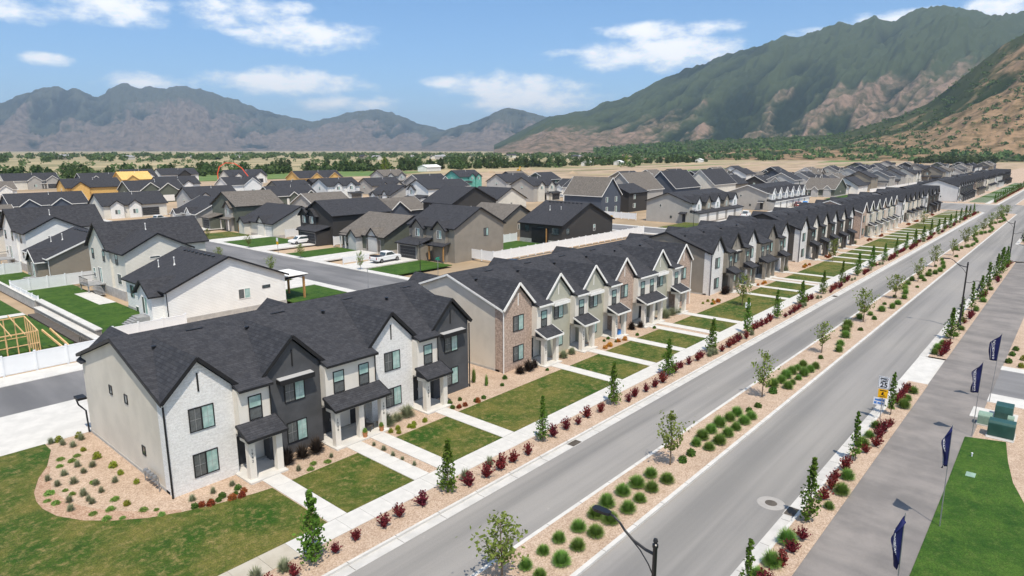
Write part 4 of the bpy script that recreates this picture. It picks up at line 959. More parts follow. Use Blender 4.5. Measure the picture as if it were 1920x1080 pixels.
front_s('dark grey house with a single small gable and open carport', 188, 248, 'lap_stone', 'shingle', 'black_trim', 18, 12, 3.6, ((7, 3.4, .5), (14.5, 4, 1.4)), 'lap_cream', 'door_white', 8, 4.6)
front_s('stone-grey unfinished house with scaffolding colour walls and white trimmed gable', 207, 236, 'grey_trim', 'shingle', 'white_trim', 18, 12, 5, ((14, 6, 1.4),), None, 'door_dark', 5, 4)
front_s('house wrapped in teal sheathing among finished homes', 250, 254, 'house_wrap', 'shingle', 'black_trim', 17, 12, 5.6, ((9, 4.5, .6), (14, 4, .6)), None, 'house_wrap', 5, 4, 'lumber', .55, True)
front_s('unfinished house in yellow sheathing board with bare garage front', 82, 302, 'osb', 'shingle', 'black_trim', 20, 12, 5.2, ((4.5, 6, 2),), None, 'osb', 13, 6)
front_s('unroofed yellow sheathing board house frame near the red car', 114, 336, 'osb', 'osb', 'osb', 13, 12, 6.4, ((4, 5, 1.2),), None, 'osb', 10, 3)
front_s('unfinished dark-roofed house with yellow sheathing gables behind the white two-storey house', 186, 305, 'osb', 'shingle', 'lumber', 26, 13, 5.4, ((9, 7, 1.5), (20, 7, 1.2)), None, 'osb', 3, 3)
# --- second column and beyond
h = House('near-black house with rear patio and long dark roof behind the tall white fence', 111.2, 82.6, 'lap_dark'); h.block(0, 19.5, 0, 11.6, 4.3, 'y', .42); h.part('foundation', MB().box(-.05, 19.55, -.05, 11.65, -.4, .9), 'foundation')
h.win('F', 0, 9.6, 2.4, 1.2, 1.4, 'plain', 'black_trim').win('F', 0, 5.8, 2.3, 2.0, 1.3, 'plain', 'black_trim').win('F', 0, 1.8, 2.2, 2.0, 1.5, 'plain', 'black_trim').win('S', 2.0, 0, 2.2, 1.2, 1.4, 'plain', 'black_trim').win('S', 12, 0, 2.2, .8, 1.4, 'hung')
h.part('patio_shade_panel', MB().box(-.10, .0, 3.6, 8.2, .1, 3.4), 'black_trim').part('porch_post', MB().box(-.35, -.12, 3.9, 4.1, 0, 3.4), 'wood_post').vents([(5.5, 7.5, 6.9), (6, 4.8, 6.8)])  # black slab proud of the wall stands in for the patio's shade
for i in range(9): ob('ridge_vent', CACHE['rgv'], h.t, (9, 1.5+i*1.1, 8.25))
h = House('charcoal two-storey house with white framed windows beyond the near-black one', 119, 124, 'lap_dark'); h.block(0, 17, 0, 11, 6.2, 'y', .46); h.win('F', 0, 3, 4.2, 2.6, 1.3).win('F', 0, 8, 4.2, 1.2, 1.3).win('S', 3.4, 0, 3.9, 1.2, 1.5).win('S', 7, 0, 4.4, .6, .8, 'plain')
h = House('brown-roofed slate house with white trimmed cross gables', 104, 143.5, 'lap_slate', 'shingle_brown', 'white_trim'); h.block(0, 24, 0, 12, 3.4, 'x', .5); h.block(9, 16, -1.5, 6, 3.4, 'y', .75); h.block(3, 6.4, -.6, 6, 3.4, 'y', .8)
front_f('cream house with twin steep gables and dark double garage', 165, 150.5, 'lap_cream', 'shingle', 'black_trim', False, 16, 15, ((0, 2.8, 4.4),), 'door_dark', (8, 13), 'batten_white')
front_s('beige two-storey house with twin front gables and garage wing', 203, 165, 'lap_stone', 'shingle', 'black_trim', 15, 12, 6, ((4.5, 4, .5), (11, 4, .5)), 'lap_cream', 'door_dark', 12, 4.6, 'white_trim', .5, True)
front_s('pale grey gabled house behind the beige two-storey house', 222, 196, 'lap_grey', 'shingle', 'black_trim', 18, 12, 5.8, ((13, 4, 1),), None, 'door_white', 5, 4)
h = House('slate blue two-storey house with brown roof and white corner boards', 170, 111.6, 'lap_slate', 'shingle_brown', 'white_trim'); h.block(0, 13, 0, 13, 6.2, 'x', 1.0) if 0 else h.block(0, 11, 0, 14, 6.2, 'y', .95)
h.win('S', 3, 0, 4.0, 1.3, 1.6).win('S', 8.2, 0, 4.0, 1.3, 1.6).win('S', 3, 0, 1.0, 1.3, 1.6).win('S', 8.2, 0, .6, 1.3, 2.0)
h = House('near-black two-storey house beside the slate blue one', 190, 114, 'lap_dark'); h.block(0, 12, 0, 12, 5.9, 'x', .42); h.win('S', 3.5, 0, 3.8, 1.3, 1.5).win('S', 3.5, 0, .9, 1.6, 1.5)
for lb, ox, oy, wl, rf, tr, dx, dy, hh, pt in (
    ('tan house with broad brown roof behind the garage townhouses', 206, 121, 'lap_stone', 'shingle_brown', 'white_trim', 20, 13, 5.8, .9),
    ('slate house with tall navy roof and white rake boards', 232, 119, 'lap_slate', 'shingle', 'white_trim', 21, 13, 5.6, .95),
    ('cream house with tall dark roof next to the slate one', 262, 117, 'lap_cream', 'shingle', 'white_trim', 22, 13, 5.8, .9),
    ('small dark house with black gable among far homes', 300, 130, 'lap_dark', 'shingle', 'black_trim', 16, 12, 4, .6),
    ('taupe house behind the far garage townhouses', 286, 118, 'lap_taupe', 'shingle', 'black_trim', 14, 12, 5, .6)):
    h = House(lb, ox, oy, wl, rf, tr); h.block(0, dx, 0, dy, hh, 'x', pt); h.win('F', 0, dy/2, hh-1.8, 1.2, 1.5)
h = front_f('green house with brown roof and pale porch gable beside the far garage townhouses', 308, 83, 'lap_green', 'shingle_brown', 'white_trim', False, 18, 13, ((0, 3, 3),), 'lap_green', (6.5, 12.5), 'lap_grey')
h = House('white single-storey house with black sliding door beside the green house', 334, 80, 'lap_white'); h.block(0, 17, 0, 12, 3.6, 'x', .6); h.block(-1.5, 6, 3.5, 9.5, 3.4, 'x', .5); h.win('F', -1.5, 6.5, .5, 2, 2, 'slide', 'black_trim').win('S', 10, 0, 1.4, .8, 1.5)
far_specs = [
    ('white house with big front window gable at the edge of the dirt field', 376, 150, 'lap_white', 'shingle', 5.6), ('black house with tall gable by the dirt field', 430, 150, 'lap_dark', 'shingle', 6),
    ('white house with brown and black gables near the dirt field', 462, 138, 'lap_white', 'shingle_brown', 5), ('beige two-storey house with teal windows in the far cluster', 392, 80, 'lap_stone', 'shingle', 5.8),
    ('taupe house with white gable trim in the far cluster', 372, 84, 'lap_taupe', 'shingle', 5.4), ('cream house with single garage in the far cluster', 446, 78, 'lap_cream', 'shingle', 6),
    ('stone grey house with white garage in the far cluster', 420, 80, 'lap_stone', 'shingle', 6), ('grey house with pale rake boards in the far cluster', 480, 100, 'lap_grey', 'shingle', 5.5),
    ('dark roofed house left of the excavator', 520, 140, 'lap_stone', 'shingle', 5), ('slate roofed house behind the far cluster', 560, 120, 'lap_slate', 'shingle', 5.6), ('navy roofed house past the far cluster', 600, 128, 'lap_grey', 'shingle', 5.6),
    ('house with twin dark gables past the far cluster', 560, 92, 'lap_stone', 'shingle', 6), ('last white house of the far cluster', 640, 100, 'lap_white', 'shingle', 5), ('dark house near the boulevard end', 700, 84, 'lap_dark', 'shingle', 5.6), ('brown house near the boulevard end', 740, 70, 'lap_taupe', 'shingle_brown', 5.6), ('slate house near the boulevard end', 790, 72, 'lap_slate', 'shingle', 6)]
for i, (lb, ox, oy, wl, rf, hh) in enumerate(far_specs):
    if i % 3 == 2: front_s(lb, ox, oy, wl, rf, 'black_trim' if i % 2 else 'white_trim', 16, 12, hh, ((4, 5, 1), (12, 5, 1.2)), None, 'door_white', 12, 4)
    else: front_f(lb, ox, oy, wl, rf, 'white_trim' if i % 2 else 'black_trim', hh > 5.2, 16, 12, ((0, 3, 4.2),), 'door_white', (6.5, 11), None)
# --- more homes filling the remaining lots
taken = [(o.location.x+7, o.location.y+6) for o in bpy.data.objects if o.get('category') == 'house']
fr = random.Random(21)
CN = {'lap_white': 'white', 'lap_cream': 'cream', 'lap_taupe': 'taupe', 'lap_stone': 'stone-grey', 'lap_dark': 'near-black', 'lap_slate': 'slate blue', 'lap_green': 'dark green', 'lap_grey': 'pale grey'}
def lots(x, ys, kind, where):
    for y in ys:
        if any(abs(a-x-7) < 19 and abs(b-y-6) < 16.5 for a, b in taken): continue
        taken.append((x+7, y+6)); wl = fr.choice(list(CN)); rf = fr.choice(('shingle', 'shingle', 'shingle', 'shingle_brown')); tw = fr.random() < .55; tr_ = fr.choice(('white_trim', 'black_trim'))
        lb = '%s %s house, %s roof, %s eaves, %s' % ('two-storey' if tw else 'single-storey', CN[wl], 'brown' if rf == 'shingle_brown' else 'dark', 'white' if tr_ == 'white_trim' else 'black', where)
        if kind == 'F': front_f(lb, x, y, wl, rf, tr_, tw, 14, 12.5, ((0, 3, 4.4),), fr.choice(('door_white', 'door_dark')), (7, 11.5), fr.choice((None, 'lap_white')))
        elif kind == 'S': front_s(lb, x, y, wl, rf, tr_, 15.5, 12, 5.8 if tw else 3.4, ((4, 4.2, .8), (11.5, 4.6, 1.0)), fr.choice((None, 'lap_white')), 'door_white', 11.5, 4.2, 'white_trim', .52, tw)
        else:
            h = House(lb, x, y, wl, rf, tr_); h.block(0, 14, 0, 12, 6 if tw else 3.6, fr.choice('xy'), .5); h.win('F', 0, 3, 1.2, 1.4, 1.4).win('F', 0, 8, 1.2, 1.4, 1.4).win('S', 7, 0, 1.4, 1.2, 1.3)
            if tw: h.win('F', 0, 3, 4.1, 1.2, 1.4).win('F', 0, 8, 4.1, 1.2, 1.4).win('S', 9, 0, 4.1, 1.2, 1.4)
lots(112, [101, 120, 139, 158, 177], 'B', 'between the two residential streets')
lots(159, [104, 123, 142, 161, 180, 199], 'F', 'along the second residential street')
lots(205, [140, 159, 178, 197, 216, 235], 'B', 'behind the second residential street')
lots(247, [138, 157, 176, 195, 214], 'F', 'along the third residential street')
lots(0, [150, 172, 196, 220, 250], 'B', 'on the outer west lots')
lots(28, [176, 195, 214], 'B', 'behind the row of decks')
for xx, yy in ((22, 262), (20, 300), (150, 262), (172, 268), (228, 262), (228, 290), (60, 345)): lots(xx, [yy], 'S', 'on the far streets near the field')
for xx in (292, 318, 344, 370, 400, 430): lots(xx, [104, 126, 150, 176], fr.choice('FS'), 'north of the far garage townhouses')
for xx in (500, 525, 590, 615, 650, 675, 720): lots(xx, [72, 96, 120, 146], fr.choice('FS'), 'at the far end of the subdivision')
# --- townhouses with garages on the rear street side
def garage_row(label, x0, y0, n, wall, gm, trim):
    h = House(label, x0, y0, wall, 'shingle', trim, 'garage_townhouses', 'townhouses', 'townhouse ranges with garages')
    L_ = n*6.2; h.block(0, L_, 0, 13.5, 5.5, 'x', .36)
    for i in range(n):
        c = 3.1+i*6.2; h.block(c-1.7, c+1.7, -1.2, 6, 5.3, 'y', 1.0, gm[i % len(gm)], oh=.22)
        h.win('S', c, -1.2, 3.5, 1.1, 1.5, 'slide'); h.part('wall', MB().box(c-2.9, c+2.9, -2.6, .1, -.3, 2.7), wall)
        h.shed(c-3.05, c+3.05, -3.0, -.1, 2.75, 3.45, 'S', trim, 0); h.garage('S', c, -2.6, 4.6)
        h.win('S', c+2.5, 0, 3.7, .7, 1.2, 'hung') if i < n-1 else None
    h.win('F', 0, 9, 3.9, .7, .8, 'plain').win('F', 0, 5.6, .9, .6, .7, 'plain', 'black_trim'); h.door('F', 0, 1.6)
    h.shed(-1.2, 0, .6, 2.8, 2.5, 2.9, 'F', trim, 0)
    return h
garage_row('grey townhouse range with white garage doors and cream and taupe gables', 170.8, 83, 5, 'lap_stone', ['batten_white', 'lap_taupe'], 'black_trim')
garage_row('grey townhouse range with white gables and garages, red pickup parked in front', 226, 82, 6, 'lap_stone', ['batten_white'], 'white_trim')
# --- yards and drives
def drive(x0, x1, y0, y1, z=.06): rect('driveway', x0, x1, y0, y1, z, 'concrete', .2)
for oy, g in ((85.7, 9.0), (103.3, 3.4), (122.2, 4.6), (141.6, 4.0), (161, 9.6), (178.6, 3.5)): drive(65.6, 79.6, oy+g-2.7, oy+g+3.0)
rect('lawn_yard', 67.2, 79.5, 83.0, 91.2, .055, 'lawn_green', .1); rect('lawn_yard', 67.2, 79, 109.9, 116.9, .055, 'lawn_green', .1); rect('lawn_yard', 67.2, 79, 130.0, 142.5, .055, 'lawn_green', .1)
rect('lawn_yard', 67.2, 77, 149.0, 160.0, .055, 'lawn', .1)
for oy in (80, 98, 117.5, 136): drive(45, 54.2, oy+6.5, oy+12)
rect('lawn_yard', 45.5, 53.9, 78.0, 86.2, .055, 'lawn_green', .1); rect('lawn_yard', 45.5, 53.9, 92.5, 104, .055, 'lawn_green', .1)
rect('lawn_yard', 22.9, 30, 80.6, 117.0, .06, 'lawn_green', .2); rect('lawn_yard', 22.6, 28, 120.0, 134.0, .06, 'lawn_green', .2)
rect('lawn_yard', 4, 20.2, 79, 97, .03, 'lawn_green', .2); rect('lawn_yard', 0, 20.2, 98.5, 128, .03, 'lawn_green', .2)
rect('patio', 28.0, 30.0, 96, 106, .08, 'concrete', .2); rect('patio', 24.5, 30, 77.0, 80.6, .08, 'concrete', .2)
rect('yard_path', 2, 20.2, 97, 98.5, .05, 'concrete', .2)
rect('mulch_bed', 20.4, 22.1, 72, 97, .04, 'grate', .2)
rect('lawn_yard', 97, 111, 84, 95, .05, 'lawn_green', .1)
rect('lawn_yard', 155, 171, 72, 84, .05, 'lawn', .1); rect('parking', 171, 262, 69, 79, .02, 'concrete', .2); rect('lawn_yard', 290, 330, 72, 82, .04, 'lawn_green', .1)
# ------------------------------------------------------------------ fences, walls
def fence(label, a, b, h=1.83, n=None, m_='vinyl', z=0.):
    a, b = Vector((*a, 0)), Vector((*b, 0)); d = b-a; L_ = d.length; n = n or max(1, round(L_/2.44)); w = L_/n
    t = thing('fence', label, 'fence', (a.x, a.y, z), math.atan2(d.y, d.x), 'white vinyl fences')
    pm = cached(('fp', round(w, 2), h), lambda: MB().box(.06, w-.06, -.02, .02, .08, h-.08).box(.05, w-.05, -.035, .035, h-.16, h-.04).box(.05, w-.05, -.035, .035, .06, .18).mesh('panel', m_))
    po = cached(('fo', h), lambda: MB().box(-.075, .075, -.10, .10, -.2, h+.03).box(-.09, .09, -.115, .115, h+.03, h+.08).mesh('post', m_))
    for i in range(n+1):
        ob('post', po, t, (i*w, 0, 0))
        if i < n: ob('panel', pm, t, (i*w, 0, 0))
    return t
fence('white vinyl fence along the sidewalk of the rear street, in front of the timber frame', (-20, 71.3), (22.6, 71.4))
fence('white vinyl fence between the green yard and the taupe house', (22.6, 112.3), (35.0, 118.6)) if 0 else fence('white vinyl fence between the green yard and the taupe house', (22.4, 113.5), (36.0, 114.0))
fence('white vinyl fence on the retaining wall top', (22.4, 100.2), (22.4, 113.4), 1.5)
fence('white vinyl fence of the yard beyond the taupe house', (14, 131.5), (27.8, 131.8))
fence('short white vinyl fence behind the white lap-sided house', (23.4, 76.9), (31, 76.9), 1.4)
fence('long white vinyl fence behind the near-black house', (87.2, 80.2), (141, 80.2))
fence('white vinyl fence beside the taupe two-storey house', (87.2, 80.3), (87.2, 86.0))
fence('low white vinyl fence between the near-black house and its neighbour yard', (97.5, 95), (111, 95))
fence('white vinyl side fence between the taupe house and the grey-green house', (82.5, 101.4), (88, 101.4))
fence('white vinyl fence beside the near-black house with open garage', (80.3, 120.0), (86, 120.0))
fence('white vinyl fence beside the cream garage house', (80.5, 139.6), (87, 139.6))
fence('white vinyl fence beside the slate blue house', (168.5, 98.5), (168.5, 111))
fence('white vinyl fence behind the far cluster of houses', (345, 77.5), (460, 74), n=40)
fence('low white railing beside the pickup', (68.0, 99.0), (73.6, 99.0), 1.1)
rw = thing('retaining_wall', 'stepped stone block retaining wall with pale cap beside the green yard', 'retaining wall', (22.2, 78.5, 0))
MB().box(0, .6, 0, 22, -.2, .95).build('upper_tier', 'stone_veneer', rw); MB().box(-.1, .65, -.1, 22, .95, 1.08).build('cap', 'concrete', rw)
MB().box(-.75, 0, -4, 20, -.2, .45).build('lower_tier', 'stone_veneer', rw); MB().box(-.8, 0, -4, 20, .45, .55).build('cap', 'concrete', rw)
cw = thing('concrete_wall', 'plain concrete garden wall running on from the stone retaining wall', 'wall', (22.0, 100.4, 0)); MB().box(0, .3, 0, 30, -.2, .95).build('wall_body', 'foundation', cw); MB().box(-.05, .35, 0, 30, .95, 1.03).build('cap', 'concrete', cw)
hr = thing('handrail', 'black metal guard rail near the end of the retaining wall', 'railing', (20.2, 74.6, 0))
for i in range(5): MB().box(-.02, .02, i*.55-.02, i*.55+.02, 0, 1.0).build('post', 'black_metal', hr)
MB().box(-.02, .02, 0, 2.2, .98, 1.02).build('rail', 'black_metal', hr)
# timber frame of a small shed
sf = thing('timber_frame', 'open pale timber shed frame with leaning rafters on the lawn behind the fence', 'timber frame', (9.6, 76.6, .04), .05)
W_, D_, H_ = 7.2, 3.6, 2.3
for y in (0, D_):
    hh = H_ if y == 0 else H_+.9
    for i in range(9): MB().box(i*W_/8-.04, i*W_/8+.04, y-.05, y+.05, 0, hh).build('stud', 'lumber', sf)
    MB().box(-.05, W_+.05, y-.06, y+.06, hh, hh+.1).build('top_plate', 'lumber', sf); MB().box(-.05, W_+.05, y-.055, y+.055, 1.1, 1.17).build('rail', 'lumber', sf)
for x in (0, W_):
    for i in range(1, 5): MB().box(x-.05, x+.05, i*D_/5-.04, i*D_/5+.04, 0, H_+.9*i/5).build('stud', 'lumber', sf)
    MB().bar((x, 0, H_+.05), (x, D_, H_+.95), .09).build('top_plate', 'lumber', sf)
for i in range(6): MB().bar((.5+i*1.1, -.5, H_+.0), (.5+i*1.1, D_+.6, H_+1.16), .06, .14).build('rafter', 'lumber', sf)
for i in range(2):
    tag(MB().bar((18.4+i*.5, 73.0, .3), (17.6+i*.7, 79, 1.9), .12, .2).build('loose_board', 'lumber'), 'long pale board leaning beside the timber frame', 'board', 'loose boards by the frame')
# ------------------------------------------------------------------ vehicles
def vehicle(label, cat, loc, rz, paint, kind='pickup', name=None):
    t = thing(name or cat.replace(' ', '_'), label, cat, loc, rz, 'vehicles in the neighbourhood'); L_, Wd = (5.9, 2.0) if kind == 'pickup' else (4.8, 1.9)
    if kind == 'pickup':
        low = [(-2.95, .45), (-2.95, 1.10), (-2.8, 1.15), (1.35, 1.18), (2.6, 1.12), (2.9, .95), (2.95, .5), (2.5, .38), (-2.5, .38)]
        cab = [(-.75, 1.15), (-.55, 1.82), (-.3, 1.88), (.75, 1.88), (1.0, 1.82), (1.65, 1.16)]
        gl = [(-.66, 1.24), (-.52, 1.74), (.72, 1.76), (1.45, 1.24)]
    else:
        low = [(-2.4, .4), (-2.4, .95), (1.2, 1.0), (2.2, .9), (2.4, .7), (2.4, .4), (2, .3), (-2, .3)]
        cab = [(-2.35, .94), (-2.15, 1.55), (-1.8, 1.66), (.3, 1.66), (.6, 1.6), (1.3, .98)]
        gl = [(-2.1, 1.05), (-1.98, 1.5), (.35, 1.54), (1.05, 1.05)]
    bd = MB().prism(low, 1, -Wd/2, Wd/2).build('body', paint, t, fix=True)
    bv = bd.modifiers.new('bevel', 'BEVEL'); bv.width = .09; bv.segments = 3; bv.limit_method = 'ANGLE'
    cb = MB().prism(cab, 1, -Wd/2+.14, Wd/2-.14).build('cab', paint, t, fix=True)
    bv = cb.modifiers.new('bevel', 'BEVEL'); bv.width = .08; bv.segments = 3; bv.limit_method = 'ANGLE'
    for s in (-1, 1): MB().prism(gl, 1, s*(Wd/2-.137)-.008, s*(Wd/2-.137)+.008).build('side_window', 'dark_glass', t, fix=True)
    a, b = cab[-1], cab[-2]; c, d = cab[0], cab[1]
    MB().face([(a[0]+.02, -Wd/2+.24, a[1]+.1), (a[0]+.02, Wd/2-.24, a[1]+.1), (b[0]+.05, Wd/2-.28, b[1]-.05), (b[0]+.05, -Wd/2+.28, b[1]-.05)]).build('windscreen', 'dark_glass', t)
    MB().face([(c[0]-.03+.02, Wd/2-.26, c[1]+.15), (c[0]-.01, -Wd/2+.26, c[1]+.15), (d[0]-.035, -Wd/2+.3, d[1]-.08), (d[0]-.035, Wd/2-.3, d[1]-.08)]).build('rear_window', 'dark_glass', t)
    if kind == 'pickup':
        MB().box(-2.85, -.8, -Wd/2+.12, Wd/2-.12, 1.16, 1.20).build('bed_cover', 'car_black', t)
        for s in (-1, 1): MB().box(-2.98, -2.9, s*.86-.09, s*.86+.09, .75, 1.08).build('tail_light', 'tail_red', t)
        MB().box(-3.05, -2.9, -.9, .9, .42, .58).build('bumper', 'grey_metal', t)
    wr = .40 if kind == 'pickup' else .34
    for xx in ((-1.85, 1.85) if kind == 'pickup' else (-1.45, 1.45)):
        for s in (-1, 1):
            w = MB().tube([(xx, s*(Wd/2-.24), wr), (xx, s*(Wd/2+.02), wr)], wr, 18).build('wheel', 'tyre', t)
            MB().tube([(xx, s*(Wd/2), wr), (xx, s*(Wd/2+.03), wr)], wr*.6, 14).build('rim', 'rim', w)
    return t
vehicle('white crew-cab pickup with black bed cover parked on the drive of the taupe house', 'pickup', (74.3, 94.9, .06), .06, 'car_white')
vehicle('dark red pickup parked in front of the white garages', 'pickup', (243, 77, .02), .5, 'car_red')
vehicle('white pickup parked by the grey garage townhouses', 'pickup', (197, 77.5, .02), .2, 'car_white')
vehicle('bright blue car beside the dark red pickup', 'car', (250.5, 77, .02), .3, 'car_blue', 'suv')
vehicle('dark red car on the street below the sheathed house', 'car', (121, 305, .02), -.9, 'car_red', 'suv')
vehicle('black car on the street near the white farmhouse', 'car', (126, 290, .02), -.6, 'car_black', 'suv')
vehicle('white car on the street near the dark red car', 'car', (112, 292, .02), .2, 'car_white', 'suv')
vehicle('white pickup on the drive of the stone-grey house', 'pickup', (74.6, 197, .05), .3, 'car_white')
vehicle('silver-white car inside the open garage of the near-black house', 'car', (76.9, 127.5, .07), PI, 'car_white', 'suv')
vehicle('black car parked behind the sage and tan brick range', 'car', (84, 72.5, .03), 0, 'car_black', 'suv')
for i, (x, y, c) in enumerate([(470, 66, 'car_white'), (478, 67, 'car_red'), (486, 66, 'car_white'), (495, 67, 'car_blue'), (505, 66, 'car_white'), (516, 67, 'car_white'), (528, 66, 'car_black'), (540, 66, 'car_white')]):
    vehicle('vehicle parked in the lot behind the last townhouses', 'car', (x, y, .05), .3*i, c, 'pickup' if i % 2 else 'suv')
# construction machines
def excavator(label, loc, rz, m_='machine_yellow'):
    t = thing('excavator', label, 'excavator', loc, rz)
    for s in (-1, 1):
        MB().prism([(-1.7, .25), (-1.4, 0), (1.4, 0), (1.7, .25), (1.7, .6), (1.4, .85), (-1.4, .85), (-1.7, .6)], 1, s*1.1-.3, s*1.1+.3).build('track', 'car_black', t, fix=True)
    MB().box(-1.9, 1.0, -1.25, 1.25, .95, 2.0).build('body', m_, t); MB().box(.0, 1.3, .3, 1.25, 1.1, 2.9).build('cab', 'dark_glass', t)
    MB().bar((1, -.2, 1.6), (3.4, -.2, 4.6), .4, .6).bar((3.4, -.2, 4.6), (5.6, -.2, 4.2), .36, .5).build('boom', m_, t)
    MB().bar((5.5, -.2, 4.4), (6.2, -.2, 1.6), .3, .4).build('arm', m_, t); MB().prism([(5.6, 1.7), (6.6, 1.6), (6.5, .7), (5.7, .6)], 1, -.8, .4).build('bucket', 'grate', t, fix=True)
    return t
excavator('yellow excavator working on the dirt field behind the far houses', (640, 190, -.3), 2.6)
excavator('small excavator with dark boom beside the unfinished sheathed house', (200, 322, -.3), 2.2)
excavator('yellow digger standing at the far end of the boulevard', (905, 150, -.3), 1.2)
excavator('yellow digger on the dirt field near the tree belt', (470, 400, -.3), .4)
pt = thing('concrete_pump', 'truck with red arched concrete pump boom over the cream house', 'concrete pump', (183, 384, -.3), -.75); pt.scale = (.8, .8, .72)
MB().box(-4, 4, -1.2, 1.2, .9, 1.6).build('chassis', 'car_black', pt); MB().box(2.6, 4.6, -1.2, 1.2, .9, 3.0).build('cab', 'car_white', pt)
for x in (-3, -1.8, 3.2):
    for s in (-1, 1): MB().tube([(x, s*.9, .5), (x, s*1.25, .5)], .5, 14).build('wheel', 'tyre', pt)
bm = [(-2, 0, 1.6), (-2.3, 0, 9), (-.5, 0, 14.5), (4, 0, 17.5), (10, 0, 17.2), (15, 0, 13.5), (19, 0, 7), (21, 0, 1.5)]
for a, b in zip(bm[:-1], bm[1:]): MB().bar(a, b, .5, .6).build('boom_section', 'pump_red', pt)
# ------------------------------------------------------------------ street lamps, signs
def lamp(label, x, y, full=True):
    t = thing('street_lamp', label, 'street lamp', (x, y, 0))
    MB().lathe([(.22, 0), (.22, .5), (.13, .62), (.10, 1.0), (.085, 4), (.075, 7.3), (.10, 7.32), (.10, 7.42), (.05, 7.46), (.085, 7.54), (.06, 7.62), (0, 7.65)], 14).build('pole', 'black_metal', t, smooth=False)
    a = [(0, 0, 7.05), (0, .35, 7.08), (0, .8, 7.22), (0, 1.15, 7.45), (0, 1.35, 7.66), (0, 1.6, 7.80), (0, 1.8, 7.83)]
    MB().tube(a, [.055, .05, .045, .042, .04, .038, .036], 8).build('road_arm', 'black_metal', t)
    MB().tube([(0, 0, 6.2), (0, .22, 6.6), (0, .55, 6.98), (0, .95, 7.28)], .022, 6).build('brace', 'black_metal', t)
    hd = MB().prism([(-.10, 1.75), (-.14, 1.95), (-.15, 2.3), (-.09, 2.42), (.09, 2.42), (.15, 2.3), (.14, 1.95), (.10, 1.75)], 2, 7.78, 7.88).build('lamp_head', 'black_metal', t, fix=True)
    MB().box(-.10, .10, 2.0, 2.3, 7.765, 7.785).build('lens', 'grey_metal', hd)
    MB().tube([(0, 0, 5.35), (0, -.4, 5.3), (0, -.75, 5.5), (0, -1.1, 5.62), (0, -1.3, 5.6), (0, -1.35, 5.3)], .03, 6).build('path_arm', 'black_metal', t)
    MB().lathe([(.03, .0), (.06, -.1), (.09, -.35), (.14, -.5), (.30, -.68), (.30, -.72), (.0, -.70)], 14, (0, -1.35, 5.3)).build('pendant_shade', 'black_metal', t)
    return t
lamp('black street lamp whose curved arm hangs over the median beside the shared path', 17.6, 9.1)
lamp('black twin-armed street lamp among slim trees in the verge', 88.6, 9.15)
lamp('black twin-armed street lamp near the side road corner', 146.5, 9.15); lamp('black twin-armed street lamp beyond the side road', 215, 9.15)
for i, (x, y, s) in enumerate([(70.9, 81.6, 'slim black lamp post on the lawn of the taupe two-storey house'), (154.8, 74, 'slim black lamp post in front of the grey garage townhouses'), (303, 76, 'slim black lamp post before the green house with brown roof'), (400, 72, 'slim black lamp post in the far cluster')]):
    t = thing('lamp_post', s, 'lamp post', (x, y, 0)); MB().lathe([(.12, 0), (.12, .4), (.06, .5), (.05, 5.2), (.09, 5.25), (0, 5.3)], 10).build('pole', 'black_metal', t)
    MB().tube([(0, 0, 5.1), (0, -.5, 5.3), (0, -.6, 5.0)], .03, 6).build('arm', 'black_metal', t); MB().lathe([(.04, 0), (.22, -.35), (0, -.36)], 10, (0, -.6, 5.0)).build('shade', 'black_metal', t)
sg = thing('speed_sign', 'speed limit sign reading 25 with a yellow plaque below, in the verge', 'road sign', (53.7, 9.65, 0), .12)
MB().box(-.03, .03, -.03, .03, -.1, 3.35).build('post', 'grey_metal', sg)
pl = MB().box(-.05, -.03, -.38, .38, 2.42, 3.36).build('plate', 'white_print', sg)
MB().box(-.054, -.049, -.36, .36, 2.44, 2.46).box(-.054, -.049, -.36, .36, 3.32, 3.34).box(-.054, -.049, -.36, -.34, 2.46, 3.32).box(-.054, -.049, .34, .36, 2.46, 3.32).build('border', 'sign_black', pl)
def letter(txt, size, z, par, m_='sign_black', x=-.055, y=0.):
    o = ob('lettering', text_mesh(txt, size, m_, .004, size*.03), par, (x, y, z)); o.rotation_euler = (PI/2, 0, -PI/2); return o
letter('SPEED', .20, 3.17, pl); letter('LIMIT', .20, 2.98, pl); letter('25', .50, 2.68, pl)
yp = MB().box(-.05, -.03, -.32, .32, 1.68, 2.36).build('plaque', 'sign_yellow', sg)
MB().box(-.056, -.05, -.22, .22, 2.22, 2.29).box(-.056, -.05, -.20, .20, 1.76, 1.81).box(-.056, -.05, -.05, .06, 2.02, 2.13).box(-.056, -.05, -.02, .10, 1.90, 2.03).box(-.056, -.05, -.12, -.03, 1.88, 1.95).build('pictogram', 'sign_black', yp)
bs = thing('notice_board', 'small white notice with blue lettering standing behind the speed sign', 'sign', (55.4, 10.15, 0), .1)
MB().box(-.03, -.0, -.40, .40, .45, 1.05).build('board', 'white_print', bs); 
for y in (-.3, .3): MB().box(-.02, .02, y-.02, y+.02, -.1, .5).build('stake', 'grey_metal', bs)
MB().box(-.036, -.03, -.34, .30, .80, .95).box(-.036, -.03, -.30, .10, .56, .70).box(-.036, -.03, .16, .34, .54, .72).build('blue_print', 'sign_blue', bs)
ys = thing('yard_sign', 'small white yard sign on the lawn between the tan brick and taupe ranges', 'sign', (80.2, 30.4, 0), .3); MB().box(-.02, .02, -.3, .3, .5, 1.2).build('board', 'white_print', ys); MB().box(-.02, .02, -.02, .02, 0, .5).build('stake', 'grey_metal', ys)
st = thing('stop_sign', 'round-looking grey back of a stop sign at the residential street', 'road sign', (57.8, 78.2, 0), -.6); MB().box(-.03, .03, -.03, .03, 0, 3.0).build('post', 'grey_metal', st)
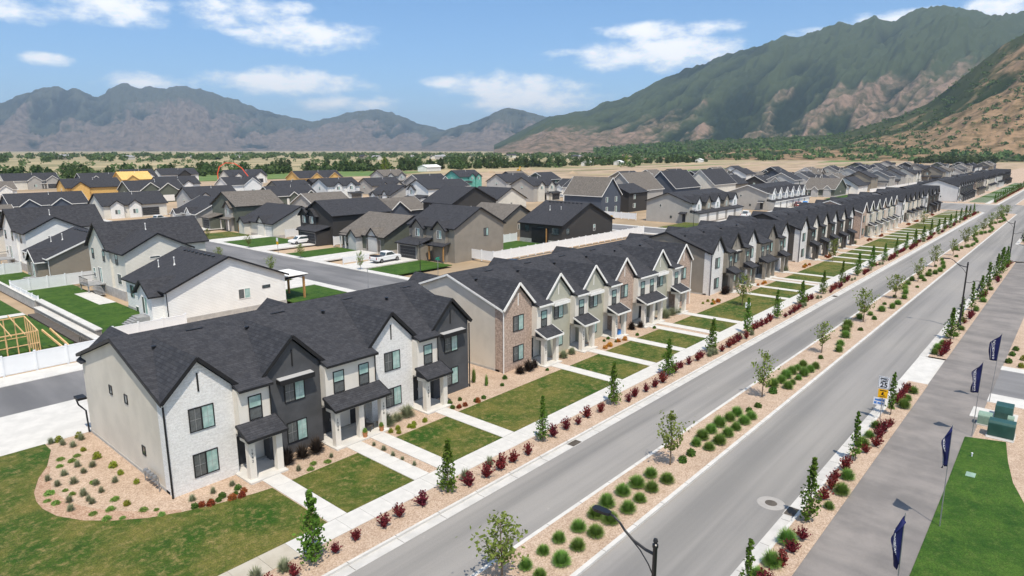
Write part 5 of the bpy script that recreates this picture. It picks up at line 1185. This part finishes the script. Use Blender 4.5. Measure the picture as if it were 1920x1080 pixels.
MB().prism([(.38*math.cos(PI/8+i*PI/4), 2.7+.38*math.sin(PI/8+i*PI/4)) for i in range(8)], 0, -.05, -.03).build('plate', 'grey_trim', st, fix=True)
ss = thing('street_name_sign', 'green street name blades on a post at the lawn corner of the taupe house', 'street sign', (70.6, 77.0, 0), .2); MB().box(-.03, .03, -.03, .03, 0, 2.7).build('post', 'grey_metal', ss); MB().box(-.02, .02, -.45, .45, 2.7, 2.92).build('blade', 'sign_green', ss); MB().box(-.45, .45, -.02, .02, 2.94, 3.16).build('blade', 'sign_green', ss)
for x, y, s in ((66.5, 118.5, 'white and yellow sign on a post by the near-black house with open garage'), (153.8, 97.5, 'white and yellow sign on a post by the slate blue house')):
    q = thing('street_notice', s, 'road sign', (x, y, 0)); MB().box(-.03, .03, -.03, .03, 0, 3).build('post', 'grey_metal', q); MB().box(-.05, -.03, -.35, .35, 2.4, 3.1).build('plate', 'white_print', q); MB().box(-.05, -.03, -.35, .35, 1.75, 2.35).build('plaque', 'sign_yellow', q)
# ------------------------------------------------------------------ promotional flags
TXT = text_mesh('D.R.HORTON', .42, 'white_print', .003)
xs_ = [v.co.x for v in TXT.vertices]; x0_, x1_ = min(xs_), max(xs_)
def flag(label, x, y, seed, ang, fold, top=5.8):
    t = thing('flag', label, 'flag', (x, y, 0), 0, 'navy promotional flags along the path'); r = random.Random(seed)
    lean = Vector((r.uniform(-.02, .05), r.uniform(-.03, .02), 0))
    MB().tube([(0, 0, -.1), (lean.x*3, lean.y*3, 3), (lean.x*6, lean.y*6, top)], [.028, .024, .016], 8).build('pole', 'grey_metal', t)
    H = 2.3
    def pt(u, v, off=0.):
        """u: 0..1 across from the pole, v: 0..1 down"""
        w = .82*(min(1, .12+v/.26)) * (1 if v < .3 else 1-.42*(v-.3)/.7)
        a = ang+fold*u*(1.0-.35*v)+.3*math.sin(5*v+3*u+seed)*u
        d = Vector((math.cos(a), math.sin(a), 0))
        p = d*w*u; n = Vector((-d.y, d.x, 0)); z = top-.03-H*v-.32*u*(1-v)*(1 if v < .9 else 1)
        ww = n*(.10*math.sin(6*v+7*u+seed)*u+off)
        return (p.x+ww.x+lean.x*z, p.y+ww.y+lean.y*z, z)
    m = MB(); nu, nv = 8, 18
    m.v = [pt(i/nu, j/nv) for j in range(nv+1) for i in range(nu+1)]
    m.f = [(j*(nu+1)+i, j*(nu+1)+i+1, (j+1)*(nu+1)+i+1, (j+1)*(nu+1)+i) for j in range(nv) for i in range(nu)]
    b = m.build('banner', 'navy_cloth', t, smooth=True); sd = b.modifiers.new('thickness', 'SOLIDIFY'); sd.thickness = .006
    for s in (-1, 1):
        me = TXT.copy()
        for v in me.vertices:
            q = (v.co.x-x0_)/(x1_-x0_); hgt = v.co.y/.30
            v.co = Vector(pt(.52+s*hgt*.22, .93-.72*q if s > 0 else .93-.72*q, .012*s+(.004 if v.co.z > 0 else 0)*s))
        ob('lettering', me, b)
    MB().tube([(pt(.84, .2, .015)), (pt(.84, .55, .015)), (pt(.84, .95, .015))], .008, 4).build('stripe', 'white_print', b)
flag('navy flag with white lettering over the path edge, farthest from the utility boxes', 28.6, 3.75, 1, 2.15, 1.0, 5.7)
flag('navy flag with white lettering standing beside the green lawn', 39.5, 3.65, 2, 2.1, .85)
flag('navy flag with white lettering standing next to the utility boxes', 54.5, 3.95, 3, 1.8, .6, 5.6)
flag('navy flag with white lettering standing at the side street kerb', 63.3, 3.8, 4, 1.7, .3)
# ------------------------------------------------------------------ utility boxes
def ubox(label, x, y, w, d, h, m_, slope=.15):
    t = thing('utility_box', label, 'utility box', (x, y, .05)); 
    b = MB().prism([(-d/2, 0), (-d/2, h-slope), (-d/2+.12, h), (d/2, h), (d/2, 0)], 1, -w/2, w/2).build('cabinet', m_, t, fix=True)
    bv = b.modifiers.new('bevel', 'BEVEL'); bv.width = .03; bv.segments = 2; bv.limit_method = 'ANGLE'
    MB().box(-d/2-.05, d/2+.05, -w/2-.05, w/2+.05, -.06, .06).build('plinth', 'concrete', t)
    MB().box(-d/2-.012, -d/2+.01, -w/2+.08, -.01, .12, h-slope-.05).box(-d/2-.012, -d/2+.01, .01, w/2-.08, .12, h-slope-.05).build('door_panel', m_, t)
    return t
ubox('large dark green transformer cabinet at the lawn corner', 55.7, 2.4, 1.55, .95, 1.15, 'util_green')
ubox('dark green transformer cabinet with sloping lid on the concrete pad', 60.0, 2.6, 1.1, 1.3, 1.0, 'util_green', .45)
ubox('pale green cabinet on the gravel by the path', 57.6, 3.55, .85, .75, .85, 'util_pale'); ubox('narrow pale green pedestal between the transformer cabinets', 57.7, 2.05, .4, .4, .95, 'util_pale')
tag(MB().box(-.35, .35, -.25, .25, 0, .03).build('valve_lid', 'util_pale', None, (47.5, 3.2, .05)), 'flat pale green valve lid in the lawn', 'valve lid')
tag(MB().box(-.35, .35, -.25, .25, 0, .03).build('valve_lid', 'util_pale', None, (61.5, .9, .02)), 'flat pale green valve lid in gravel beside the side street', 'valve lid')
tag(MB().lathe([(.04, 0), (.04, .22), (.07, .24), (0, .28)], 10).build('marker_cap', 'white_print', None, (50.6, 3.5, .05)), 'tiny white marker cap in the green lawn', 'marker')
# gas meters on the end wall of the first range
gm_ = thing('gas_meter_bank', 'grey gas meter bank on pipes against the beige end wall', 'gas meters', (13.35, 39.6, 0))
MB().tube([(0, -.2, .62), (0, 1.9, .62)], .03, 6).tube([(0, -.2, 0), (0, -.2, .95)], .03, 6).tube([(0, 1.9, 0), (0, 1.9, .62)], .03, 6).build('pipe', 'grey_metal', gm_)
for i in range(4): MB().lathe([(.0, -.14), (.13, -.12), (.15, 0), (.13, .12), (0, .14)], 12, (-.05, .15+i*.45, .86)).build('meter', 'grey_metal', gm_); MB().box(-.09, .0, .05+i*.45, .25+i*.45, .5, .72).build('regulator', 'grey_trim', gm_)
# things on the porches
for x, y, s in ((25.95, 36.25, 'terracotta pot with plant beside the middle column of the double porch'), (27.35, 36.2, 'terracotta pot with plant at the end column of the double porch')):
    t = thing('plant_pot', s, 'plant pot', (x, y, .13)); MB().lathe([(0, 0), (.13, 0), (.18, .34), (.20, .36), (.16, .36), (.0, .30)], 14).build('pot', 'terracotta', t); o = ob('plant', cus[0], t, (0, 0, .33)); o.scale = (.6, .6, 1.4)
ch = thing('porch_chair', 'dark red-brown chair on the double porch', 'chair', (26.8, 37.0, .13), .5)
MB().box(-.3, .3, -.3, .3, .38, .45).build('seat', 'grate', ch); MB().slab([(-.3, .28, .42), (.3, .28, .42), (.3, .42, 1.05), (-.3, .42, 1.05)], .05).build('backrest', 'grate', ch)
for a in (-.26, .26):
    for b in (-.26, .26): MB().box(a-.025, a+.025, b-.025, b+.025, 0, .39).build('leg', 'grate', ch)
bb = thing('blue_bin', 'blue storage tote on the porch beside the tan brick gable', 'tote', (60.4, 37.0, .13)); MB().prism([(-.3, 0), (.3, 0), (.36, .42), (-.36, .42)], 1, -.25, .25).build('tub', 'car_blue', bb, fix=True); MB().box(-.38, .38, -.28, .28, .42, .47).build('lid', 'car_blue', bb)
for i, (x, y) in enumerate([(66.2, 110), (66.2, 129.5), (66.2, 91.5), (66.3, 148), (54.6, 100), (54.6, 118)]): tree('street_tree', medm[i % 5], (x, y, .05), 'small yellow-green street tree in a parking strip of the residential street', 'small trees on the residential street', .78)
# ------------------------------------------------------------------ valley trees, far homes, mountains, haze
def far_tree(seed, h, w, n, ls, lm):
    return tree_mesh(seed, h, w, n, ls, h*.12, lambda t: math.sin(min(1, t*.9+.16)*PI)**.6, 16, lm, .8, h*.022)
ft = [far_tree(201+i, 9, [9, 7, 11, 8, 10][i], 950, .62, 'leaf_far') for i in range(5)]; fl = [far_tree(221, 11, 7, 620, .5, 'leaf_far_lime')]
fpop = [far_tree(231, 14, 4.5, 560, .45, 'leaf_far')]
tr = random.Random(5)
def belt(p0, p1, n, dep, smin, smax, lb, gp, meshes=ft, z=-.4):
    for i in range(n):
        f = (i+tr.uniform(.1, .9))/n; x = p0[0]+(p1[0]-p0[0])*f+tr.uniform(-dep, dep); y = p0[1]+(p1[1]-p0[1])*f+tr.uniform(-dep, dep)
        t = thing('valley_tree', lb, 'tree', (x, y, z), tr.uniform(0, 6.28), gp); s = tr.uniform(smin, smax)*.86; t.scale = (s*tr.uniform(.85, 1.2), s*tr.uniform(.85, 1.2), s)
        m_ = tr.choice(meshes); ob('trunk', m_[0], t); ob('crown', m_[1], t)
belt((20, 600), (170, 520), 26, 18, .75, 1.15, 'dark bushy tree in the hedge behind the green field', 'hedge trees behind the field')
belt((150, 640), (330, 540), 34, 22, .8, 1.2, 'green leafy tree in the belt beyond the green field', 'tree belt beyond the field')
belt((330, 560), (470, 520), 26, 25, .8, 1.35, 'tall leafy tree in the belt behind the dirt field', 'tree belt behind the dirt field')
belt((450, 520), (720, 500), 44, 26, .9, 1.5, 'tall dark tree in the long belt behind the dirt field', 'long tree belt')
belt((720, 505), (1080, 500), 44, 30, .9, 1.5, 'dark tree at the far end of the long belt', 'far end of the tree belt')
belt((330, 700), (900, 760), 40, 60, .8, 1.3, 'scattered tree on the dry pasture', 'pasture trees')
tree('lime_tree', fl[0], (395, 500, -.4), 'bright lime-yellow tree standing out of the tree belt', 'lime trees', 1.2); tree('lime_tree', fl[0], (830, 505, -.4), 'pale lime tree in the far tree belt', 'lime trees', 1.1)
# undergrowth that closes the belts into a mass
# far woodland and scrub: leaf clumps nobody could count
def clumps(name, gen, n, ls, per, m_, seed):
    r = random.Random(seed); m = MB()
    for i in range(n):
        x, y, z, h, w = gen(r)
        for k in range(per):
            v = rv(r); q = r.uniform(.5, 1.0); leaf(m, Vector((x+v.x*w*q, y+v.y*w*q, z+h*.5+v.z*h*.5*q)), ls*r.uniform(.6, 1.3)*w/4, r)
    return stuff(m.build(name, m_))
def band(az0, az1, d0, d1, h):
    def g(r):
        a = R(r.uniform(az0, az1)); d = r.uniform(d0, d1); s = r.uniform(.5, 1.2); return d*math.cos(a), d*math.sin(a), -.6, h*s, h*.75*s
    return g
def along(pts, wid, h):
    def g(r):
        i = r.randrange(len(pts)-1); f = r.random(); a, b = pts[i], pts[i+1]; s = r.uniform(.5, 1.15)
        return a[0]+(b[0]-a[0])*f+r.uniform(-wid, wid), a[1]+(b[1]-a[1])*f+r.uniform(-wid, wid), -.8, h*s, h*.7*s
    return g
clumps('belt_thicket', along([(-60, 640), (20, 610), (170, 530), (330, 550), (470, 525), (720, 505), (1090, 505)], 28, 6.5), 300, 1.5, 60, 'leaf_far', 21)
clumps('field_hedge', along([(-40, 560), (60, 540), (190, 500)], 9, 6), 90, 1.2, 50, 'leaf_far', 22)
def patchy(az0, az1, d0, d1, h):
    def g(r):
        while True:
            a = r.uniform(az0, az1); d = r.uniform(d0, d1)
            if math.sin(a*1.9+d*.006)+math.sin(a*.77-d*.011)+.6*math.sin(a*5.1+d*.003) > .35: break
        s = r.uniform(.4, 1.25); a = R(a); return d*math.cos(a), d*math.sin(a), -.6, h*s, h*.8*s
    return g
clumps('far_woodland', patchy(14, 82, 1300, 2700, 11), 1150, 1.3, 30, 'leaf_far', 3)
clumps('pasture_scrub', patchy(30, 80, 750, 1400, 6), 240, 1.3, 22, 'leaf_far', 4)
hr_ = random.Random(9)
for i in range(34):
    a = R(hr_.uniform(24, 78)); d = hr_.uniform(1350, 1900); w = hr_.uniform(14, 26)
    t = thing('far_house', 'small distant house in the wooded band below the mountains', 'house', (d*math.cos(a), d*math.sin(a), -.5), hr_.uniform(0, 3), 'distant houses in the valley')
    hh = hr_.uniform(4, 7); MB().prism([(0, 0), (w*.6, 0), (w*.6, hh), (w*.3, hh+3), (0, hh)], 0, 0, w).build('wall', hr_.choice(['lap_white', 'lap_stone', 'lap_cream', 'lap_taupe']), t, fix=True)
    MB().slab([(-.6, -.6, hh), (w+.6, -.6, hh), (w+.6, w*.3, hh+3.3), (-.6, w*.3, hh+3.3)], .2).slab([(w+.6, w*.6+.6, hh), (-.6, w*.6+.6, hh), (-.6, w*.3, hh+3.3), (w+.6, w*.3, hh+3.3)], .2).build('roof', hr_.choice(['shingle', 'shingle_brown', 'grey_trim']), t, fix=True)
fb = thing('farm_shed', 'long low metal shed with pale blue roof at the foot of the hill', 'shed', (1480, 330, -.4), .5)
MB().box(0, 90, 0, 22, 0, 6).build('wall', 'lap_grey', fb); MB().slab([(-1, -1, 6.1), (91, -1, 6.1), (91, 23, 8.5), (-1, 23, 8.5)], .3).build('roof', 'sign_blue' if 0 else 'grey_metal', fb, fix=True)
for x, y, w, lb in ((420, 470, 26, 'white metal barn in front of the tree belt'), (700, 480, 20, 'small white barn by the tree belt'), (760, 470, 16, 'second small white barn farther along the tree belt'), (1000, 470, 22, 'white barn at the end of the tree belt')):
    t = thing('barn', lb, 'barn', (x, y, -.4), .3); MB().prism([(0, 0), (10, 0), (10, 4), (5, 6), (0, 4)], 0, 0, w).build('wall', 'lap_white', t, fix=True); MB().slab([(-.5, -.5, 4), (w+.5, -.5, 4), (w+.5, 5, 6.2), (-.5, 5, 6.2)], .15).slab([(w+.5, 10.5, 4), (-.5, 10.5, 4), (-.5, 5, 6.2), (w+.5, 5, 6.2)], .15).build('roof', 'white_trim', t, fix=True)
for i in range(6):
    tag(MB().lathe([(0, 2.6), (1.5, 2.0), (4, .6), (5.5, 0)], 14).build('soil_heap', 'dirt', None, (hr_.uniform(420, 900), hr_.uniform(330, 440), -.35)), 'heap of bare soil on the dirt field', 'soil heap', 'soil heaps on the dirt field')
# value noise for the relief
_rs = np.random.RandomState(4); _T = _rs.rand(512, 512)
def vn(x, y):
    xi = np.floor(x).astype(int); yi = np.floor(y).astype(int); fx = x-xi; fy = y-yi; fx = fx*fx*(3-2*fx); fy = fy*fy*(3-2*fy)
    g = lambda a, b: _T[a % 512, b % 512]
    return (g(xi, yi)*(1-fx)+g(xi+1, yi)*fx)*(1-fy)+(g(xi, yi+1)*(1-fx)+g(xi+1, yi+1)*fx)*fy
def fbm(x, y, o=4, ridged=False):
    s = 0; a = 1; n = 0
    for i in range(o):
        v = vn(x+17*i, y+31*i)
        if ridged: v = 1-np.abs(2*v-1)
        s = s+a*v; n += a; a *= .5; x = x*2.03; y = y*2.03
    return s/n
def mountain(name, sil, D0, D1, back, na, nr, seed, spur, amp, slant, mname, bt=.45, bs=.5, bl=.5):
    az = np.radians(np.linspace(sil[0][0], sil[-1][0], na)); sa = np.radians([s[0] for s in sil]); se = np.array([s[1] for s in sil])
    o = np.argsort(sa); crest = np.interp(az, sa[o], se[o])*D1
    t = np.linspace(0, 1+back, nr); A, T = np.meshgrid(az, t, indexing='ij'); C = np.repeat(crest[:, None], nr, 1)
    Rr = D0+(D1-D0)*T; s = A*(D0+D1)/2; tt = np.clip(T, 0, 1)
    warp = fbm(s/(spur*2)+seed, T*2.2+seed, 3)*spur*1.3
    rd = fbm((s+warp+slant*T*(D1-D0))/spur+seed*3.1, T*1.1+seed, 5, True)
    rd3 = fbm((s+slant*T*(D1-D0))/(spur*.11)+seed*2, T*14+seed, 3, True)
    rd2 = fbm((s+warp*.5+slant*T*(D1-D0))/(spur*.3)+seed, T*5+seed, 4, True)
    prof = np.where(T <= 1, tt**1.15, 1-(T-1)/max(back, .01)*.75)
    bump = np.clip(T, 0, 1)**.6*np.clip(1.03-T, 0.02, 1)**.42*1.15
    Z = C*prof+C*amp*bump*(rd-.62)+C*amp*.45*bump*(rd2-.55)+C*amp*.24*bump*(rd3-.55)+C*.05*(fbm(s/(spur*.5), T*6+seed, 5, True)-.6)*np.clip(T*2, 0, 1)+C*.016*(fbm(s/60, T*30, 3)-.5)*np.clip(T*3, 0, 1)
    Z = np.where(T < .02, np.minimum(Z, -2), Z); Z = Z+20*tt
    V = np.stack([Rr*np.cos(A), Rr*np.sin(A), Z], -1).reshape(-1, 3)
    i, j = np.meshgrid(np.arange(na-1), np.arange(nr-1), indexing='ij'); k = (i*nr+j).ravel()
    F = np.stack([k, k+1, k+nr+1, k+nr], -1)
    me = bpy.data.meshes.new(name); me.from_pydata(V.tolist(), [], F[:, ::-1].tolist()); me.polygons.foreach_set('use_smooth', [True]*len(F))
    zr_ = np.clip(Z/np.maximum(C, 1), -.2, 1.2)
    bare = np.clip(.5+(rd-(bt+bs*zr_))*4.5+(rd2-.5)*2.2+(rd3-.5)*.8+(fbm(s/260, T*9, 4)-.5)*1.3-np.clip((zr_-bl)*5, 0, 2), 0, 1)
    at = me.color_attributes.new('cover', 'FLOAT_COLOR', 'POINT'); at.data.foreach_set('color', np.stack([bare.ravel(), np.clip(.5+(rd-.6)*1.6+(rd2-.55)*1.8+(rd3-.55)*.9, 0, 1).ravel(), T.ravel()*0, np.ones(bare.size)], -1).ravel())  # second channel: darker gully forest, with relief shade put into the colour
    me.materials.append(MATS[mname]); o_ = ob(name, me); struct(o_); return V.reshape(na, nr, 3)
def mount_mat(name, green, green2, bare, bare2, sc):
    m = bpy.data.materials.new(name); m.use_nodes = True; t = m.node_tree; b = t.nodes['Principled BSDF']; b.inputs['Roughness'].default_value = .95; b.inputs['Specular IOR Level'].default_value = .05
    at = t.nodes.new('ShaderNodeAttribute'); at.attribute_name = 'cover'; sp = t.nodes.new('ShaderNodeSeparateColor'); t.links.new(at.outputs['Color'], sp.inputs[0])
    tc_ = t.nodes.new('ShaderNodeTexCoord'); nz = t.nodes.new('ShaderNodeTexNoise'); nz.inputs['Scale'].default_value = sc; nz.inputs['Detail'].default_value = 8; nz.inputs['Roughness'].default_value = .72; t.links.new(tc_.outputs['Object'], nz.inputs['Vector'])
    def mx(f, a, c):
        n = t.nodes.new('ShaderNodeMix'); n.data_type = 'RGBA'
        for i, q in ((0, f), (6, a), (7, c)):
            if isinstance(q, tuple): n.inputs[i].default_value = (*q, 1)
            else: t.links.new(q, n.inputs[i])
        return n.outputs[2]
    def rg(v, a, c):
        n = t.nodes.new('ShaderNodeMapRange'); n.inputs['From Min'].default_value = a; n.inputs['From Max'].default_value = c; t.links.new(v, n.inputs['Value']); return n.outputs[0]
    ad = t.nodes.new('ShaderNodeMath'); ad.operation = 'ADD'; t.links.new(sp.outputs[0], ad.inputs[0])
    ml = t.nodes.new('ShaderNodeMath'); ml.operation = 'MULTIPLY_ADD'; ml.inputs[1].default_value = 1.5; ml.inputs[2].default_value = -.75; t.links.new(nz.outputs['Fac'], ml.inputs[0]); t.links.new(ml.outputs[0], ad.inputs[1])
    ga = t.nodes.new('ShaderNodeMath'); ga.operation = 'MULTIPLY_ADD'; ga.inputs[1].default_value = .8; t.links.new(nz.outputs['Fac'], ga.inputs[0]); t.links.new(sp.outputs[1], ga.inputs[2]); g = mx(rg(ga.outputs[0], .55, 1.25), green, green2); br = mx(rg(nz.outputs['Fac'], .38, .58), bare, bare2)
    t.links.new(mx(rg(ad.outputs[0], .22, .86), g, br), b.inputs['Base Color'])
    MATS[name] = m
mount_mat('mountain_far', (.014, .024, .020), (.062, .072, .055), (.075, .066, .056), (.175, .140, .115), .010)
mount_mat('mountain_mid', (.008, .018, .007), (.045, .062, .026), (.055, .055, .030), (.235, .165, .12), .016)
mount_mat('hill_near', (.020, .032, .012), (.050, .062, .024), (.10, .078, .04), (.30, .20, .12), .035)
LEFT = [(88, .03), (84, .045), (79.6, .041), (77.85, .052), (75.99, .0674), (75.04, .0737), (73.19, .0721), (72.11, .0653), (71.4, .0735), (70.47, .0794), (69.55, .0736), (68.15, .0759), (66.53, .079), (64.55, .0713), (63.07, .0637), (60.78, .0519), (59.01, .0424), (57.39, .0376), (56.12, .0437), (54.2, .05), (52.47, .0548), (50.96, .0528), (49.02, .0396), (46.81, .0284), (45.48, .0231), (43.68, .012), (41.5, .006)]
MID = [(48.6, .010), (46.37, .0284), (44.56, .0384), (42.31, .0552), (41.19, .059), (39.17, .0521), (37.37, .0422), (35.11, .028), (33, .02)]
RIGHT = [(42.5, .006), (40.97, .0193), (39.17, .0369), (37.82, .049), (36.49, .0512), (34.71, .0556), (33.4, .0667), (31.23, .0752), (28.71, .0965), (26.67, .1157), (25.05, .1247), (23.06, .1325), (20.75, .1423), (18.87, .1459), (17.05, .1518), (15.83, .1589), (14.91, .1531), (13.57, .1603), (12.5, .1511), (11.54, .1572), (9.66, .1652), (8.4, .1618), (6.53, .1506), (4.76, .1445), (2.47, .1289), (-1, .124), (-6, .115), (-14, .10)]
NEAR = [(19, .004), (15.62, .0154), (12.85, .033), (10.85, .0438), (9.6, .0555), (8.44, .0738), (7.32, .0914), (6.5, .1045), (5.7, .1155), (4.65, .1292), (3.09, .1414), (.06, .1462), (-5, .14), (-12, .12)]
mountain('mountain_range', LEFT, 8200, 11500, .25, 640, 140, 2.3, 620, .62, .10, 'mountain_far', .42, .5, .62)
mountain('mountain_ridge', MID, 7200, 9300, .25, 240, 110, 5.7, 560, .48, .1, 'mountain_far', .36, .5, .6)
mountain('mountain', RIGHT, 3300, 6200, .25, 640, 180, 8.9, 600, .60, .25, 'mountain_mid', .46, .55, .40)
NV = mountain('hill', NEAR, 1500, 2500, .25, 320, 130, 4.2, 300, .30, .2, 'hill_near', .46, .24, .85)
# bench of foothills in front of the mountains, and scrub on it
BEN = [(34, .002), (28, .010), (24, .0125), (20, .016), (16, .019), (12, .024), (8, .026), (4, .028), (-4, .028), (-12, .026)]
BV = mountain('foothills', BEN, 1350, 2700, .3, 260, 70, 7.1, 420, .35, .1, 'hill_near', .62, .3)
def on(V, tmin, tmax, h):
    na, nr = V.shape[:2]
    def g(r):
        i = r.randrange(na); j = int(nr*r.uniform(tmin, tmax)); p = V[i, j]; s = r.uniform(.4, 1.2); return p[0]+r.uniform(-12, 12), p[1]+r.uniform(-12, 12), p[2]-h*.25, h*s, h*1.1*s
    return g
clumps('foothill_scrub', on(BV, .02, .75, 9), 2100, 1.5, 20, 'leaf_far', 11)
clumps('hill_scrub', on(NV, .02, .95, 7), 1900, 1.5, 18, 'leaf_far', 12)
clumps('grove', lambda r: (1180+r.uniform(-60, 120), 150+r.uniform(-40, 50), -.5, 11*r.uniform(.6, 1.1), 8*r.uniform(.6, 1.1)), 60, 1.4, 60, 'leaf_far', 13)
# aerial haze
hz = stuff(MB().box(-6000, 16000, -6000, 17000, -3, 1100).build('haze', 'black_trim'))
hm = bpy.data.materials.new('haze'); hm.use_nodes = True; t = hm.node_tree; t.nodes.clear(); o_ = t.nodes.new('ShaderNodeOutputMaterial'); pv = t.nodes.new('ShaderNodeVolumePrincipled')
pv.inputs['Color'].default_value = (.66, .82, 1, 1); pv.inputs['Density'].default_value = 6e-5; pv.inputs['Anisotropy'].default_value = .2; t.links.new(pv.outputs[0], o_.inputs['Volume'])
hz.data.materials.clear(); hz.data.materials.append(hm)
